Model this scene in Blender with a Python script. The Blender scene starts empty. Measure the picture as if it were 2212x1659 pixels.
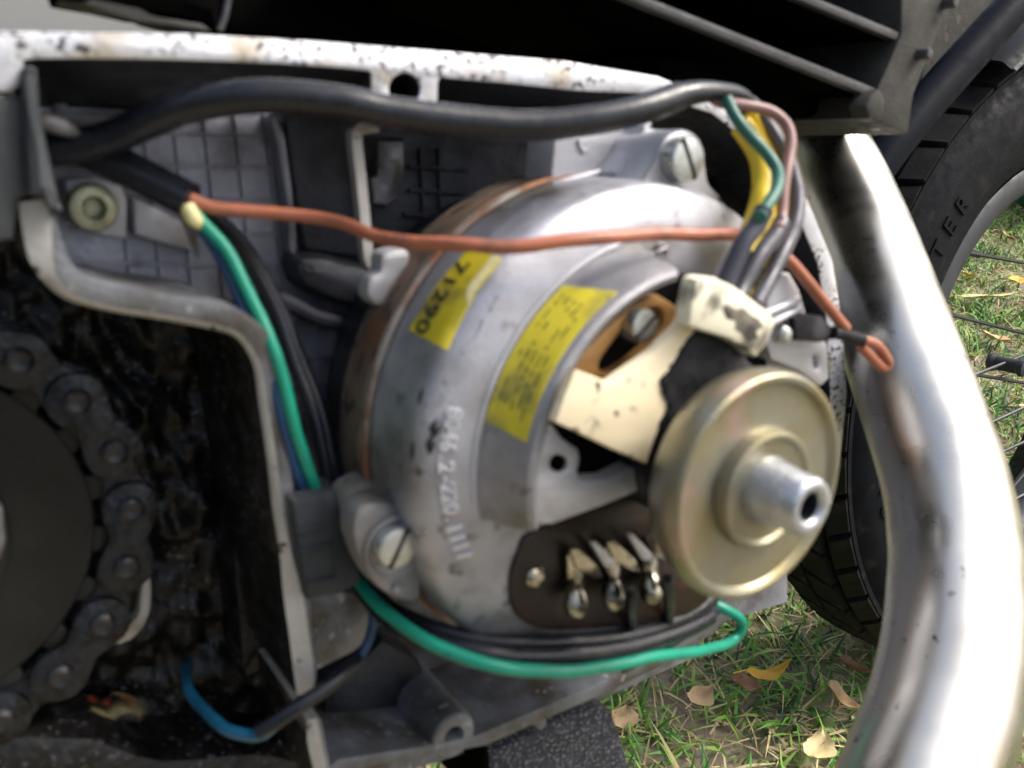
import bpy, bmesh, math, random
import numpy as np
from mathutils import Vector, Matrix
from mathutils.geometry import tessellate_polygon

random.seed(7); np.random.seed(7)
S = bpy.context.scene
COL = S.collection

# ------------------------------------------------------------------ frames
# Engine frame (u forward, v up along the cylinder, n out of the engine's side), measured in mm
# from the alternator's axis; everything is built in it and placed in the world by EM.
F, CX, CY = 1916.0, 1106.0, 829.5          # focal length / centre of the 2212 x 1659 picture
def nrm(a): return a / np.linalg.norm(a)
n_ = nrm(np.array([1292., -509., 1916.]))
u_ = np.array([2864., 430., -1916.]); u_ -= n_ * (u_ @ n_); u_ = nrm(u_)
v_ = np.cross(n_, u_)
B3 = np.stack([u_, v_, n_])
A0 = np.array([(1230 - CX) / F, -(888 - CY) / F, -1.0]) * 253.5
PITCH, ROLL = math.radians(29), math.radians(4)
UP = np.array([math.sin(ROLL), math.cos(ROLL) * math.cos(PITCH), math.cos(ROLL) * math.sin(PITCH)])
fy = np.array([0, 0, -1.0]); fy = nrm(fy - UP * (fy @ UP)); fx = np.cross(fy, UP)
R = np.stack([fx, fy, UP])                 # camera space -> world
WC = (600., -90., -185.)                   # front wheel centre in the engine frame
HC = -((A0 + np.array(WC) @ B3) @ UP - 263) / 1000.0
CAMLOC = np.array([0, 0, HC])
def cam2w(p): return CAMLOC + R @ (np.asarray(p) / 1000.0)
EM = Matrix([list(r) + [0] for r in (R @ B3.T).tolist()] + [[0, 0, 0, 1]])
ORG = Vector(cam2w(A0))
def ray(x, y): return np.array([(x - CX) / F, -(y - CY) / F, -1.0])
def E(x, y, h):                             # point of the plane h mm above the case face
    d = ray(x, y); t = ((A0 + h * n_) @ n_) / (d @ n_)
    q = d * t - A0
    return (float(q @ u_), float(q @ v_), float(h))
def Z(x, y, depth):                         # point at a distance
    q = ray(x, y) * depth - A0
    return (float(q @ u_), float(q @ v_), float(q @ n_))
def ground_pt(x, y):
    d = R @ ray(x, y); t = -CAMLOC[2] / d[2]
    return CAMLOC + d * t

# ------------------------------------------------------------------ camera, world, sun, exposure
cd = bpy.data.cameras.new('camera'); cam = bpy.data.objects.new('camera', cd); COL.objects.link(cam)
cd.sensor_width = 36; cd.lens = 36 * F / 2212; cd.clip_start = 0.01; cd.clip_end = 500
cm = Matrix([list(r) + [0] for r in R.tolist()] + [[0, 0, 0, 1]])
cam.matrix_world = Matrix.Translation(Vector(CAMLOC)) @ cm
cd.dof.use_dof = True; cd.dof.focus_distance = 0.85; cd.dof.aperture_fstop = cd.lens / 1.8
S.camera = cam
SUN_AZ, SUN_EL = math.radians(75), math.radians(50)    # azimuth from +Y towards +X
w = bpy.data.worlds.new('World'); S.world = w; w.use_nodes = True
nt = w.node_tree; bg = nt.nodes['Background']
sky = nt.nodes.new('ShaderNodeTexSky'); sky.sky_type = 'NISHITA'; sky.sun_disc = False
sky.sun_elevation = SUN_EL; sky.sun_rotation = SUN_AZ; sky.dust_density = 6; sky.air_density = 1.2; sky.ozone_density = 1
hs = nt.nodes.new('ShaderNodeHueSaturation'); hs.inputs['Saturation'].default_value = 0.72
nt.links.new(sky.outputs[0], hs.inputs['Color']); nt.links.new(hs.outputs[0], bg.inputs[0]); bg.inputs[1].default_value = 0.15
sl = bpy.data.lights.new('sun', 'SUN'); so = bpy.data.objects.new('sun', sl); COL.objects.link(so)
sl.energy = 1.7; sl.angle = math.radians(22); sl.color = (1, .97, .92)
so.rotation_euler = Vector((math.sin(SUN_AZ) * math.cos(SUN_EL), math.cos(SUN_AZ) * math.cos(SUN_EL), math.sin(SUN_EL))).to_track_quat('Z', 'Y').to_euler()
S.view_settings.view_transform = 'Standard'; S.view_settings.look = 'None'
S.view_settings.exposure = 0.72; S.view_settings.gamma = 1; S.view_settings.use_curve_mapping = False
S.render.engine = 'CYCLES'

# ------------------------------------------------------------------ materials
def M(name, base, rough=.5, metal=0., var=.2, vs=60, dirt=None, spots=None, bump=.15, bs=400, rvar=.15, coat=0, spec=.5, stretch=None):
    m = bpy.data.materials.new(name); m.use_nodes = True; t = m.node_tree; N = t.nodes; L = t.links
    b = N['Principled BSDF']; b.inputs['Metallic'].default_value = metal; b.inputs['Specular IOR Level'].default_value = spec
    b.inputs['Coat Weight'].default_value = coat
    tc = N.new('ShaderNodeTexCoord'); co = tc.outputs['Object']
    if stretch:
        mp = N.new('ShaderNodeMapping'); mp.inputs['Scale'].default_value = stretch; L.new(co, mp.inputs[0]); co = mp.outputs[0]
    def noise(scale, detail=4):
        q = N.new('ShaderNodeTexNoise'); q.inputs['Scale'].default_value = scale; q.inputs['Detail'].default_value = detail; L.new(co, q.inputs['Vector']); return q.outputs['Fac']
    def mixc(fac, a, c):
        q = N.new('ShaderNodeMix'); q.data_type = 'RGBA'; L.new(fac, q.inputs[0])
        for sck, val in ((q.inputs[6], a), (q.inputs[7], c)):
            if isinstance(val, tuple): sck.default_value = (*val, 1)
            else: L.new(val, sck)
        return q.outputs[2]
    def ramp(fac, lo, hi):
        q = N.new('ShaderNodeMapRange'); q.inputs[1].default_value = lo; q.inputs[2].default_value = hi; L.new(fac, q.inputs[0]); return q.outputs[0]
    nf = noise(vs)
    c = mixc(ramp(nf, .3, .7), tuple(x * (1 - var) for x in base), tuple(min(1, x * (1 + var)) for x in base))
    if dirt:                                # (colour, scale, low, high)
        c = mixc(ramp(noise(dirt[1], 6), dirt[2], dirt[3]), c, dirt[0])
    if spots:
        f = ramp(noise(spots[1], 2), spots[2], spots[3])
        if len(spots) > 4:                  # spots gather where a broad noise is high
            q = N.new('ShaderNodeMath'); q.operation = 'MULTIPLY'; L.new(f, q.inputs[0]); L.new(ramp(noise(spots[4], 2), .44, .6), q.inputs[1]); f = q.outputs[0]
        c = mixc(f, c, spots[0])
    L.new(c, b.inputs['Base Color'])
    q = N.new('ShaderNodeMapRange'); q.inputs[3].default_value = max(.02, rough - rvar); q.inputs[4].default_value = min(1, rough + rvar)
    q.inputs[1].default_value = .3; q.inputs[2].default_value = .7
    L.new(noise(vs * 2.3), q.inputs[0]); L.new(q.outputs[0], b.inputs['Roughness'])
    if bump:
        bp = N.new('ShaderNodeBump'); bp.inputs['Strength'].default_value = bump; bp.inputs['Distance'].default_value = .0006
        L.new(noise(bs, 5), bp.inputs['Height']); L.new(bp.outputs[0], b.inputs['Normal'])
    return m

DK = (.02, .019, .018)
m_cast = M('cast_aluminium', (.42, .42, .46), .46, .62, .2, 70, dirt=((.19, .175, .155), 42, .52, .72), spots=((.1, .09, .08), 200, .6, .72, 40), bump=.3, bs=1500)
m_castd = M('dirty_shaded_cast', (.3, .295, .31), .48, .5, .2, 70, dirt=((.2, .18, .15), 40, .46, .66), spots=((.1, .09, .08), 220, .6, .7, 45), bump=.3, bs=1500)  # dirt, plus the wall's dark ground reflection put into the base
m_cast_lit = M('cast_aluminium_lit', (.5, .5, .53), .5, .45, .12, 60, dirt=((.26, .24, .22), 50, .56, .75), bump=.3, bs=1300)  # paler copy of the cast metal, lit look put into the colour
m_relief_lit = M('highlit_cast_relief', (.82, .82, .85), .35, .5, .1, 80, bump=.05)  # brighter relief colour stands in for highlights on the number
m_bare = M('bare_machined_aluminium', (.58, .59, .63), .42, .4, .12, 90, dirt=((.4, .35, .27), 75, .54, .7), spots=((.06, .055, .05), 560, .52, .6, 70), bump=.25, bs=700)
m_case = M('grey_case_paint', (.2, .21, .235), .46, .3, .32, 80, dirt=((.085, .072, .055), 55, .47, .66), spots=((.42, .42, .44), 260, .62, .7, 50), bump=.5, bs=700)
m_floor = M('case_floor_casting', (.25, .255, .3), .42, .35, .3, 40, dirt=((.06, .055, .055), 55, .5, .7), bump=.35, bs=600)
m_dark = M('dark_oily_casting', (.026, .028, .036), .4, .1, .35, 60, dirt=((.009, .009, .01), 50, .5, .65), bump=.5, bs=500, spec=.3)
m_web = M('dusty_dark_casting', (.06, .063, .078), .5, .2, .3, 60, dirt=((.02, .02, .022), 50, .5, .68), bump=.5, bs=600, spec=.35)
m_blackcav = M('shade_black', (.006, .006, .006), .8, 0, .3, 80, bump=.3, spec=.1)  # black for holes and the cavity, shade put into the colour
m_grime = M('oily_grime', (.006, .0056, .005), .36, 0, .5, 90, dirt=((.018, .017, .018), 130, .52, .66), spots=((.12, .12, .14), 620, .6, .7, 90), bump=1, bs=300, spec=.35)  # grime; the pale specks are wet glints put into the colour
m_worn = M('worn_case_edge', (.46, .45, .43), .5, .3, .2, 90, dirt=((.2, .17, .12), 60, .6, .75), spots=((.08, .075, .07), 300, .65, .7), bump=.3, bs=500)
m_stator = M('rusty_iron_laminations', (.165, .13, .1), .48, .3, .3, 60, dirt=((.2, .085, .04), 50, .5, .68), spots=((.05, .045, .04), 150, .55, .66), bump=.4, bs=700, stretch=(1, 1, 3))
m_rust = M('rust_line', (.2, .09, .045), .7, .2, .4, 90, dirt=((.3, .27, .24), 70, .44, .58), bump=.4)
m_yellow = M('yellow_label', (.62, .51, .025), .45, 0, .14, 60, dirt=((.25, .21, .04), 90, .54, .72), spots=((.1, .09, .05), 400, .6, .7, 90), bump=.05)
m_yellow2 = M('worn_yellow_label', (.64, .54, .03), .45, 0, .15, 60, dirt=((.2, .18, .07), 75, .54, .72), bump=.05)
m_ink = M('black_print', (.025, .025, .02), .5, 0, .2, bump=0)
m_ink2 = M('faded_print', (.13, .12, .05), .5, 0, .5, 300, bump=0)
m_worn_lab = M('worn_label_white', (.74, .68, .36), .5, 0, .2, 200, dirt=((.7, .55, .08), 120, .45, .6), bump=.1)
m_zinc = M('yellow_passivated_steel', (.33, .32, .255), .38, .75, .14, 40, dirt=((.28, .24, .13), 45, .46, .66), spots=((.4, .29, .25), 60, .6, .72), bump=.2, bs=1500)
m_galv = M('dull_grey_steel', (.5, .52, .56), .4, .8, .18, 120, dirt=((.75, .75, .76), 140, .58, .7), bump=.3, bs=700)
m_screw = M('zinc_screw', (.56, .58, .56), .35, .8, .15, 90, dirt=((.3, .28, .22), 120, .58, .7), bump=.1)
m_bolt = M('yellow_zinc_bolt', (.36, .36, .24), .42, .6, .2, 120, dirt=((.12, .11, .07), 160, .55, .7), bump=.2)
m_cream = M('cream_nylon', (.93, .8, .55), .45, 0, .05, 40, dirt=((.68, .5, .25), 50, .55, .8), spots=((.05, .045, .04), 260, .6, .68, 70), bump=.1)
m_plug = M('pale_nylon_plug', (.84, .8, .62), .45, 0, .08, 60, dirt=((.16, .14, .11), 95, .53, .64), bump=.06)
m_brown = M('brown_phenolic', (.36, .19, .06), .45, 0, .15, 80, bump=.06)
m_board = M('shaded_brown_board', (.016, .007, .0045), .4, 0, .35, 70, dirt=((.07, .022, .01), 60, .6, .7), bump=.1)
m_brass = M('tinned_terminal', (.5, .46, .36), .22, .95, .2, 200, dirt=((.05, .045, .04), 110, .46, .58), bump=.2)
m_burnt = M('burnt_black_plastic', (.012, .012, .014), .6, 0, .4, 100, dirt=((.07, .068, .075), 70, .55, .7), bump=.5, bs=500, spec=.2)
m_burnt2 = M('carbon_dust_stain', (.2, .18, .14), .6, 0, .4, 200, dirt=((.05, .045, .04), 220, .45, .6), bump=.2)
m_cable = M('black_cable_sheath', (.009, .0105, .016), .32, 0, .2, 80, dirt=((.03, .028, .03), 70, .64, .8), bump=.1, bs=500, spec=.5)
m_sleeve = M('dark_wire_sleeve', (.045, .045, .065), .45, 0, .25, 90, bump=.1)
m_orange = M('orange_wire_insulation', (.4, .135, .075), .42, 0, .18, 90, dirt=((.13, .06, .045), 110, .58, .74), bump=.1)
m_green = M('green_wire_insulation', (.008, .28, .18), .4, 0, .12, 90, dirt=((.02, .1, .08), 80, .64, .76), bump=.05)
m_green_d = M('dark_green_wire_insulation', (.02, .12, .09), .4, 0, .15, 90, bump=.05)
m_blue = M('blue_wire_insulation', (.008, .045, .12), .4, 0, .15, 90, bump=.05)
m_blue_l = M('light_blue_wire_insulation', (.012, .12, .22), .35, 0, .2, 90, dirt=((.02, .03, .04), 80, .58, .72), bump=.05)
m_mauve = M('brown_wire_insulation', (.25, .13, .12), .42, 0, .12, 90, bump=.05)
m_yel = M('yellow_wire_insulation', (.75, .55, .03), .4, 0, .08, 90, bump=.05)
m_copper = M('bare_copper', (.6, .22, .1), .35, .7, .2, 200, bump=.2)
m_rubber = M('grey_black_rubber', (.045, .05, .056), .6, 0, .25, 80, dirt=((.1, .1, .1), 90, .56, .75), bump=.3, bs=500, stretch=(2, .5, 1), spec=.3)
m_fin = M('dark_cylinder_casting', (.004, .0038, .0035), .7, 0, .3, 60, bump=.3, spec=0)
m_finedge = M('worn_fin_edge', (.06, .06, .066), .5, .2, .3, 80, bump=.4, bs=700)
m_finplate = M('dusty_black_casting', (.045, .044, .04), .65, .05, .2, 80, dirt=((.1, .09, .075), 100, .6, .75), bump=.4, bs=700, spec=.25)
m_chrome = M('chrome_plating', (.68, .665, .62), .3, 1, .03, 30, dirt=((.55, .5, .4), 22, .58, .8), spots=((.1, .075, .045), 260, .7, .74, 30), bump=.04, bs=300, rvar=.06)
m_tyre = M('tyre_rubber', (.008, .009, .012), .65, 0, .25, 60, dirt=((.03, .028, .026), 50, .58, .75), bump=.3, bs=500, spec=.08)
m_tread = M('tread_rubber', (.008, .008, .009), .65, 0, .3, 60, dirt=((.022, .019, .015), 60, .56, .7), bump=.3, bs=400, spec=.12)
m_rim = M('grey_painted_rim', (.035, .039, .046), .55, .1, .12, 40, bump=.1)
m_spoke = M('dark_steel_spoke', (.05, .052, .06), .4, .5, .2, 60, bump=.1)
m_chain = M('greasy_chain_steel', (.02, .023, .031), .3, .3, .5, 120, dirt=((.005, .0045, .004), 130, .46, .58), bump=1, bs=380, spec=.45)
m_pin = M('chain_pin_steel', (.05, .05, .055), .34, .6, .3, 200, dirt=((.01, .009, .008), 220, .42, .56), bump=.6)
m_sprock = M('oily_sprocket', (.016, .016, .0145), .5, .1, .25, 60, bump=.3, bs=500, spec=.2)
m_skid = M('speckled_black_steel', (.04, .042, .055), .6, .1, .35, 200, spots=((.2, .2, .23), 800, .56, .64), bump=.8, bs=700, spec=.3)
m_wall = M('white_render', (.9, .88, .82), .8, 0, .04, 2, bump=.1, bs=40)
m_tub = M('green_plastic', (.03, .13, .07), .4, 0, .1, 10, bump=.02)
m_sealer = M('crusted_sealant', (.24, .2, .09), .5, 0, .4, 160, dirt=((.01, .009, .008), 110, .44, .54), spots=((.3, .05, .015), 90, .58, .64), bump=1)
m_frame = M('dark_blue_frame_paint', (.004, .006, .012), .5, 0, .2, 60, dirt=((.014, .013, .011), 70, .66, .78), bump=.1, spec=.08)
LEAF = [M('leaf_' + nme, c, .55, 0, .2, 60, dirt=((.28, .14, .05), 90, .62, .75), bump=.2, bs=300) for nme, c in
        (('tan', (.62, .42, .22)), ('yellow', (.7, .42, .05)), ('brown', (.3, .15, .07)), ('pale', (.75, .6, .3)))]

# ------------------------------------------------------------------ object helpers
def thing(name, label, cat, org=(0, 0, 0), group=None):
    o = bpy.data.objects.new(name, None); COL.objects.link(o); o.empty_display_size = .01
    o.matrix_world = Matrix.Translation(ORG + (EM @ Vector(org)) * .001) @ EM
    o['label'] = label; o['category'] = cat; o['org'] = org
    if group: o['group'] = group
    return o
def root_of(o):
    while o.parent: o = o.parent
    return o
def link_mesh(name, verts, faces, mat, parent, smooth=True, ang=35, mats=None, mids=None, loc=None):
    org = np.array(root_of(parent)['org']) if loc is None else np.array(loc)
    vs = (np.asarray(verts, float) - org) * .001
    me = bpy.data.meshes.new(name); me.from_pydata(vs.tolist(), [], [tuple(int(i) for i in f) for f in faces])
    bm = bmesh.new(); bm.from_mesh(me); bmesh.ops.recalc_face_normals(bm, faces=bm.faces); bm.to_mesh(me); bm.free()
    for mm in (mats or [mat]): me.materials.append(mm)
    if mids is not None: me.polygons.foreach_set('material_index', mids)
    if smooth:
        me.polygons.foreach_set('use_smooth', [True] * len(me.polygons)); me.set_sharp_from_angle(angle=math.radians(ang))
    o = bpy.data.objects.new(name, me); COL.objects.link(o); o.parent = parent
    return o
def solo(o, label, cat, group=None):
    o['label'] = label; o['category'] = cat
    if group: o['group'] = group
    return o
def smooth(pts, k=6, closed=False):
    P = [np.array(p, float) for p in pts]; n = len(P); out = []
    for i in range(n if closed else n - 1):
        if closed: a, b, c, d = P[i - 1], P[i], P[(i + 1) % n], P[(i + 2) % n]
        else: a, b, c, d = P[max(i - 1, 0)], P[i], P[i + 1], P[min(i + 2, n - 1)]
        for j in range(k):
            t = j / k
            out.append(.5 * ((2 * b) + (c - a) * t + (2 * a - 5 * b + 4 * c - d) * t * t + (3 * b - a - 3 * c + d) * t ** 3))
    if not closed: out.append(P[-1])
    return out
def px(pts, h): return [E(x, y, h)[:2] for x, y in pts]
def area(l): return .5 * sum(l[i - 1][0] * l[i][1] - l[i][0] * l[i - 1][1] for i in range(len(l)))
def offset(l, d):
    out = []; n = len(l)
    for i in range(n):
        p, q, r = np.array(l[i - 1]), np.array(l[i]), np.array(l[(i + 1) % n])
        a = q - p; b = r - q; a = a / (np.linalg.norm(a) + 1e-9); b = b / (np.linalg.norm(b) + 1e-9)
        m = np.array([-a[1] - b[1], a[0] + b[0]]); L = np.linalg.norm(m)
        m = m / L if L > 1e-6 else np.array([-a[1], a[0]])
        c = max(.35, m @ np.array([-a[1], a[0]]))
        out.append(tuple(q + m * d / c))
    return out
def prism(name, loops, h0, h1, mat, parent, ch=.6, side=None, ang=40):
    V, Fc, mid = [], [], []
    loops = [list(map(tuple, l)) for l in loops]
    rings = []
    for k, l in enumerate(loops):
        if (area(l) > 0) != (k == 0): l = l[::-1]
        levels = [(offset(l, ch * .98), h1), (offset(l, ch * .3), h1 - ch * .3), (l, h1 - ch), (l, h0)] if ch > 0 else [(l, h1), (l, h0)]
        base = []
        for lv, h in levels:
            base.append(len(V)); V += [(p[0], p[1], h) for p in lv]
        n = len(l)
        for a, b in zip(base[:-1], base[1:]):
            for i in range(n):
                j = (i + 1) % n; Fc.append((a + i, b + i, b + j, a + j)); mid.append(1 if (side and b == base[-1]) else 0)
        rings.append((base, n))
    for lev in (0, -1):
        poly = []; idx = []
        for base, n in rings:
            ids = list(range(base[lev], base[lev] + n)); poly.append([Vector((V[i][0], V[i][1], 0)) for i in ids]); idx += ids
        for t in tessellate_polygon(poly): Fc.append(tuple(idx[i] for i in t)); mid.append(0)
    return link_mesh(name, V, Fc, mat, parent, ang=ang, mats=[mat, side] if side else None, mids=mid if side else None)
def pprism(name, outer, h0, h1, mat, parent, ch=.6, holes=(), sm=0, side=None):
    o = smooth(outer, sm, True) if sm else outer
    return prism(name, [px(o, h1)] + [px(smooth(q, 5, True), h1) for q in holes], h0, h1, mat, parent, ch, side)
def circ(c, r, n=24, a0=0): return [(c[0] + r * math.cos(a0 + 2 * math.pi * i / n), c[1] + r * math.sin(a0 + 2 * math.pi * i / n)) for i in range(n)]
def lathe(name, prof, mat, parent, c=(0, 0), n=96, a0=0, a1=360, ang=30, loc=None):
    full = abs(a1 - a0 - 360) < 1e-6; V = []; Fc = []; m = n if full else n + 1
    for r, h in prof:
        for i in range(m):
            a = math.radians(a0 + (a1 - a0) * i / n); V.append((c[0] + r * math.cos(a), c[1] + r * math.sin(a), h))
    for k in range(len(prof) - 1):
        for i in range(n if full else n):
            j = (i + 1) % m; Fc.append((k * m + i, k * m + j, (k + 1) * m + j, (k + 1) * m + i))
    if not full:
        for i in (0, n): Fc.append(tuple(k * m + i for k in range(len(prof))))
    return link_mesh(name, V, Fc, mat, parent, ang=ang, loc=loc)
def tube_geo(P, r, seg=14):
    P = [np.array(p, float) for p in P]; V = []; Fc = []; n = len(P)
    rr = r if hasattr(r, '__len__') else [r] * n
    T = [nrm(P[min(i + 1, n - 1)] - P[max(i - 1, 0)]) for i in range(n)]
    X = np.cross(T[0], [.3, .5, .81]); X = nrm(X)
    for i in range(n):
        X = nrm(X - T[i] * (X @ T[i])); Y = np.cross(T[i], X)
        for k in range(seg):
            a = 2 * math.pi * k / seg; V.append(P[i] + rr[i] * (X * math.cos(a) + Y * math.sin(a)))
    for i in range(n - 1):
        for k in range(seg):
            l = (k + 1) % seg; Fc.append((i * seg + k, i * seg + l, (i + 1) * seg + l, (i + 1) * seg + k))
    Fc.append(tuple(range(seg))[::-1]); Fc.append(tuple((n - 1) * seg + k for k in range(seg)))
    return V, Fc
def tube(name, P, r, mat, parent, k=7, seg=14, jit=0.):
    Q = smooth(P, k)
    if jit:
        from mathutils import noise as mn
        Q = [q + jit * np.array(mn.noise_vector(Vector(q) * .055)) + jit * .12 * np.array(mn.noise_vector(Vector(q) * .2)) for q in Q]
    if hasattr(r, '__len__'):
        r = [float(q[0]) for q in smooth([(a,) for a in r], k)]
    V, Fc = tube_geo(Q, r, seg); return link_mesh(name, V, Fc, mat, parent, ang=50)
def wpts(l): return [E(*p) for p in l]
def wire(name, pts, r, mat, label, cat='wire', group=None, k=7):
    P = wpts(pts); t = thing(name, label, cat, P[0], group); tube('insulation', P, r, mat, t, k, 14, .55); return t
def box_geo(c, s, ax=None):
    V = [(c[0] + i * s[0] / 2, c[1] + j * s[1] / 2, c[2] + k * s[2] / 2) for i in (-1, 1) for j in (-1, 1) for k in (-1, 1)]
    return V, [(0, 1, 3, 2), (4, 6, 7, 5), (0, 4, 5, 1), (2, 3, 7, 6), (0, 2, 6, 4), (1, 5, 7, 3)]
class Acc:                                   # joins several pieces of ONE part
    def __init__(s): s.V = []; s.F = []
    def add(s, V, Fc): b = len(s.V); s.V += list(V); s.F += [tuple(i + b for i in f) for f in Fc]
def text_mesh(body, size, ext, spacing=1.0, bold=0.0):
    c = bpy.data.curves.new('t', 'FONT'); c.body = body; c.size = size; c.extrude = ext; c.resolution_u = 3; c.space_character = spacing; c.offset = bold
    c.align_x = 'CENTER'; c.align_y = 'CENTER'
    o = bpy.data.objects.new('t', c); COL.objects.link(o); bpy.context.view_layer.update()
    me = o.evaluated_get(bpy.context.evaluated_depsgraph_get()).to_mesh()
    V = [tuple(v.co) for v in me.vertices]; Fc = [tuple(p.vertices) for p in me.polygons]
    o.to_mesh_clear(); bpy.data.objects.remove(o); bpy.data.curves.remove(c)
    return V, Fc

# ================================================================== GROUND AND BACKGROUND
def world_mesh(name, verts, faces, mats, smooth_=True):
    me = bpy.data.meshes.new(name); me.from_pydata(verts, [], faces)
    for mm in mats: me.materials.append(mm)
    if smooth_: me.polygons.foreach_set('use_smooth', [True] * len(me.polygons))
    o = bpy.data.objects.new(name, me); COL.objects.link(o); return o
m_soil = M('dry_soil', (.25, .2, .145), .9, 0, .3, 9, dirt=((.16, .15, .075), 5, .44, .6), spots=((.34, .28, .18), 120, .56, .66), bump=1, bs=160)
def soil_grid():
    xs = np.concatenate([[-150, -40, -10, -3], np.linspace(-.6, 2.6, 80), [4, 10, 40, 150]])
    ys = np.concatenate([[-150, -40, -10, -2], np.linspace(-.2, 3.6, 90), [5, 10, 40, 150]])
    X, Y = np.meshgrid(xs, ys, indexing='ij')
    Zz = .006 * np.sin(X * 9 + 1.3 * np.sin(Y * 7)) * np.cos(Y * 8 + X * 3) - .006
    V = np.stack([X, Y, Zz], -1).reshape(-1, 3); ny = len(ys)
    Fc = [(i * ny + j, (i + 1) * ny + j, (i + 1) * ny + j + 1, i * ny + j + 1) for i in range(len(xs) - 1) for j in range(ny - 1)]
    o = world_mesh('ground', V.tolist(), Fc, [m_soil]); o['kind'] = 'structure'
soil_grid()

def grass():
    rg = np.random.RandomState(3)
    m = bpy.data.materials.new('grass_blade'); m.use_nodes = True; t = m.node_tree; b = t.nodes['Principled BSDF']
    at = t.nodes.new('ShaderNodeAttribute'); at.attribute_name = 'tint'; t.links.new(at.outputs['Color'], b.inputs['Base Color'])
    b.inputs['Roughness'].default_value = .5; b.inputs['Specular IOR Level'].default_value = .3
    N = 240000
    x = rg.uniform(-.45, 2.4, N); y = rg.uniform(.1, 3.3, N)
    # only where the camera's side of the bike can see the lawn
    f = .5 + .5 * np.sin(x * 11 + 2 * np.sin(y * 6)) * np.cos(y * 9 + x * 4) + .35 * np.sin(x * 31 + y * 23)
    near = np.clip(1.4 - .3 * np.hypot(x, y), .35, 1)
    keep = (rg.rand(N) < (.42 + .7 * np.clip(f, 0, 1)) * near)
    x, y, f = x[keep], y[keep], f[keep]; N = len(x)
    L = rg.uniform(.012, .042, N) * (.7 + .5 * np.clip(f, 0, 1)); wd = rg.uniform(.0008, .0019, N)
    a = rg.uniform(0, 2 * math.pi, N); lean = rg.uniform(.25, 1.25, N); curl = rg.uniform(.0, .9, N)
    q = rg.rand(N) + .25 * (f - .5); dry = q < .42
    lean = np.where(dry, rg.uniform(.9, 1.6, N), lean); L = np.where(dry, L * 1.25, L); wd = np.where(dry, wd * .7, wd)
    dx, dy = np.cos(a), np.sin(a); px_, py_ = -dy, dx
    tw = rg.uniform(-.8, .8, N)
    V = np.zeros((N, 7, 3)); pos = np.stack([x, y, np.full(N, -.004)], -1); ang = lean.copy()
    for k in range(4):
        wk = wd * (1, .9, .6, 0)[k]
        off = np.stack([px_ * wk, py_ * wk, tw * wk], -1)
        if k < 3: V[:, 2 * k] = pos - off; V[:, 2 * k + 1] = pos + off
        else: V[:, 6] = pos
        st = L / 3
        pos = pos + np.stack([dx * np.sin(ang) * st, dy * np.sin(ang) * st, np.cos(ang) * st], -1); ang = np.minimum(ang + curl * .55, 1.75)
        pos[:, 2] = np.maximum(pos[:, 2], .001)
    me = bpy.data.meshes.new('grass')
    base = np.arange(N)[:, None] * 7
    quads = np.concatenate([base + np.array([0, 1, 3, 2]), base + np.array([2, 3, 5, 4])], 1).reshape(-1, 4)
    tris = base + np.array([4, 5, 6])
    me.vertices.add(N * 7); me.vertices.foreach_set('co', V.reshape(-1))
    nl = quads.size + tris.size; me.loops.add(nl); me.loops.foreach_set('vertex_index', np.concatenate([quads.reshape(-1), tris.reshape(-1)]))
    npoly = len(quads) + len(tris); me.polygons.add(npoly)
    me.polygons.foreach_set('loop_start', np.concatenate([np.arange(len(quads)) * 4, quads.size + np.arange(len(tris)) * 3]))
    me.update(calc_edges=True); me.validate()
    g1 = np.array([.11, .28, .045]); g2 = np.array([.22, .36, .06]); s1 = np.array([.5, .42, .22]); s2 = np.array([.36, .27, .14]); g3 = np.array([.06, .13, .06])
    colr = np.where((q < .24)[:, None], s1, np.where((q < .42)[:, None], s2, np.where((q < .66)[:, None], g2, np.where((q < .9)[:, None], g1, g3))))
    colr = colr * rg.uniform(.75, 1.35, (N, 1))
    ca = me.color_attributes.new('tint', 'FLOAT_COLOR', 'POINT')
    c4 = np.ones((N, 7, 4)); c4[:, :, :3] = colr[:, None, :]; ca.data.foreach_set('color', c4.reshape(-1))
    me.materials.append(m)
    o = bpy.data.objects.new('grass', me); COL.objects.link(o); o['kind'] = 'stuff'; o['label'] = 'short patchy lawn grass with straw blades under the motorcycle'
grass()

def leaf_mesh(name, mat, lx, ly, curl, fold, seed):
    rg = random.Random(seed); nx, ny = 9, 6; V = []; Fc = []
    for i in range(nx + 1):
        t = i / nx; wdt = ly * (math.sin(math.pi * min(1, t ** .75)) ** .8) * (1 + .12 * rg.uniform(-1, 1)) + .0004
        for j in range(ny + 1):
            s = j / ny * 2 - 1
            xx = (t - .5) * lx; yy = s * wdt * .5
            zz = curl * (t - .5) ** 2 * lx * 2 + fold * abs(s) ** 1.5 * wdt * .6 + .0015 * math.sin(9 * t + 4 * s + seed)
            V.append((xx, yy, zz + .004))
    for i in range(nx):
        for j in range(ny): a = i * (ny + 1) + j; Fc.append((a, a + 1, a + ny + 2, a + ny + 1))
    b = len(V)
    for k in range(4):                        # stalk
        xx = -lx * .5 - k * lx * .1
        V += [(xx, -.0006, .004 + curl * lx * .5), (xx, .0006, .004 + curl * lx * .5)]
    for k in range(3): Fc.append((b + 2 * k, b + 2 * k + 1, b + 2 * k + 3, b + 2 * k + 2))
    me = bpy.data.meshes.new(name); me.from_pydata(V, [], Fc); me.materials.append(mat)
    me.polygons.foreach_set('use_smooth', [True] * len(me.polygons)); return me
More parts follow.
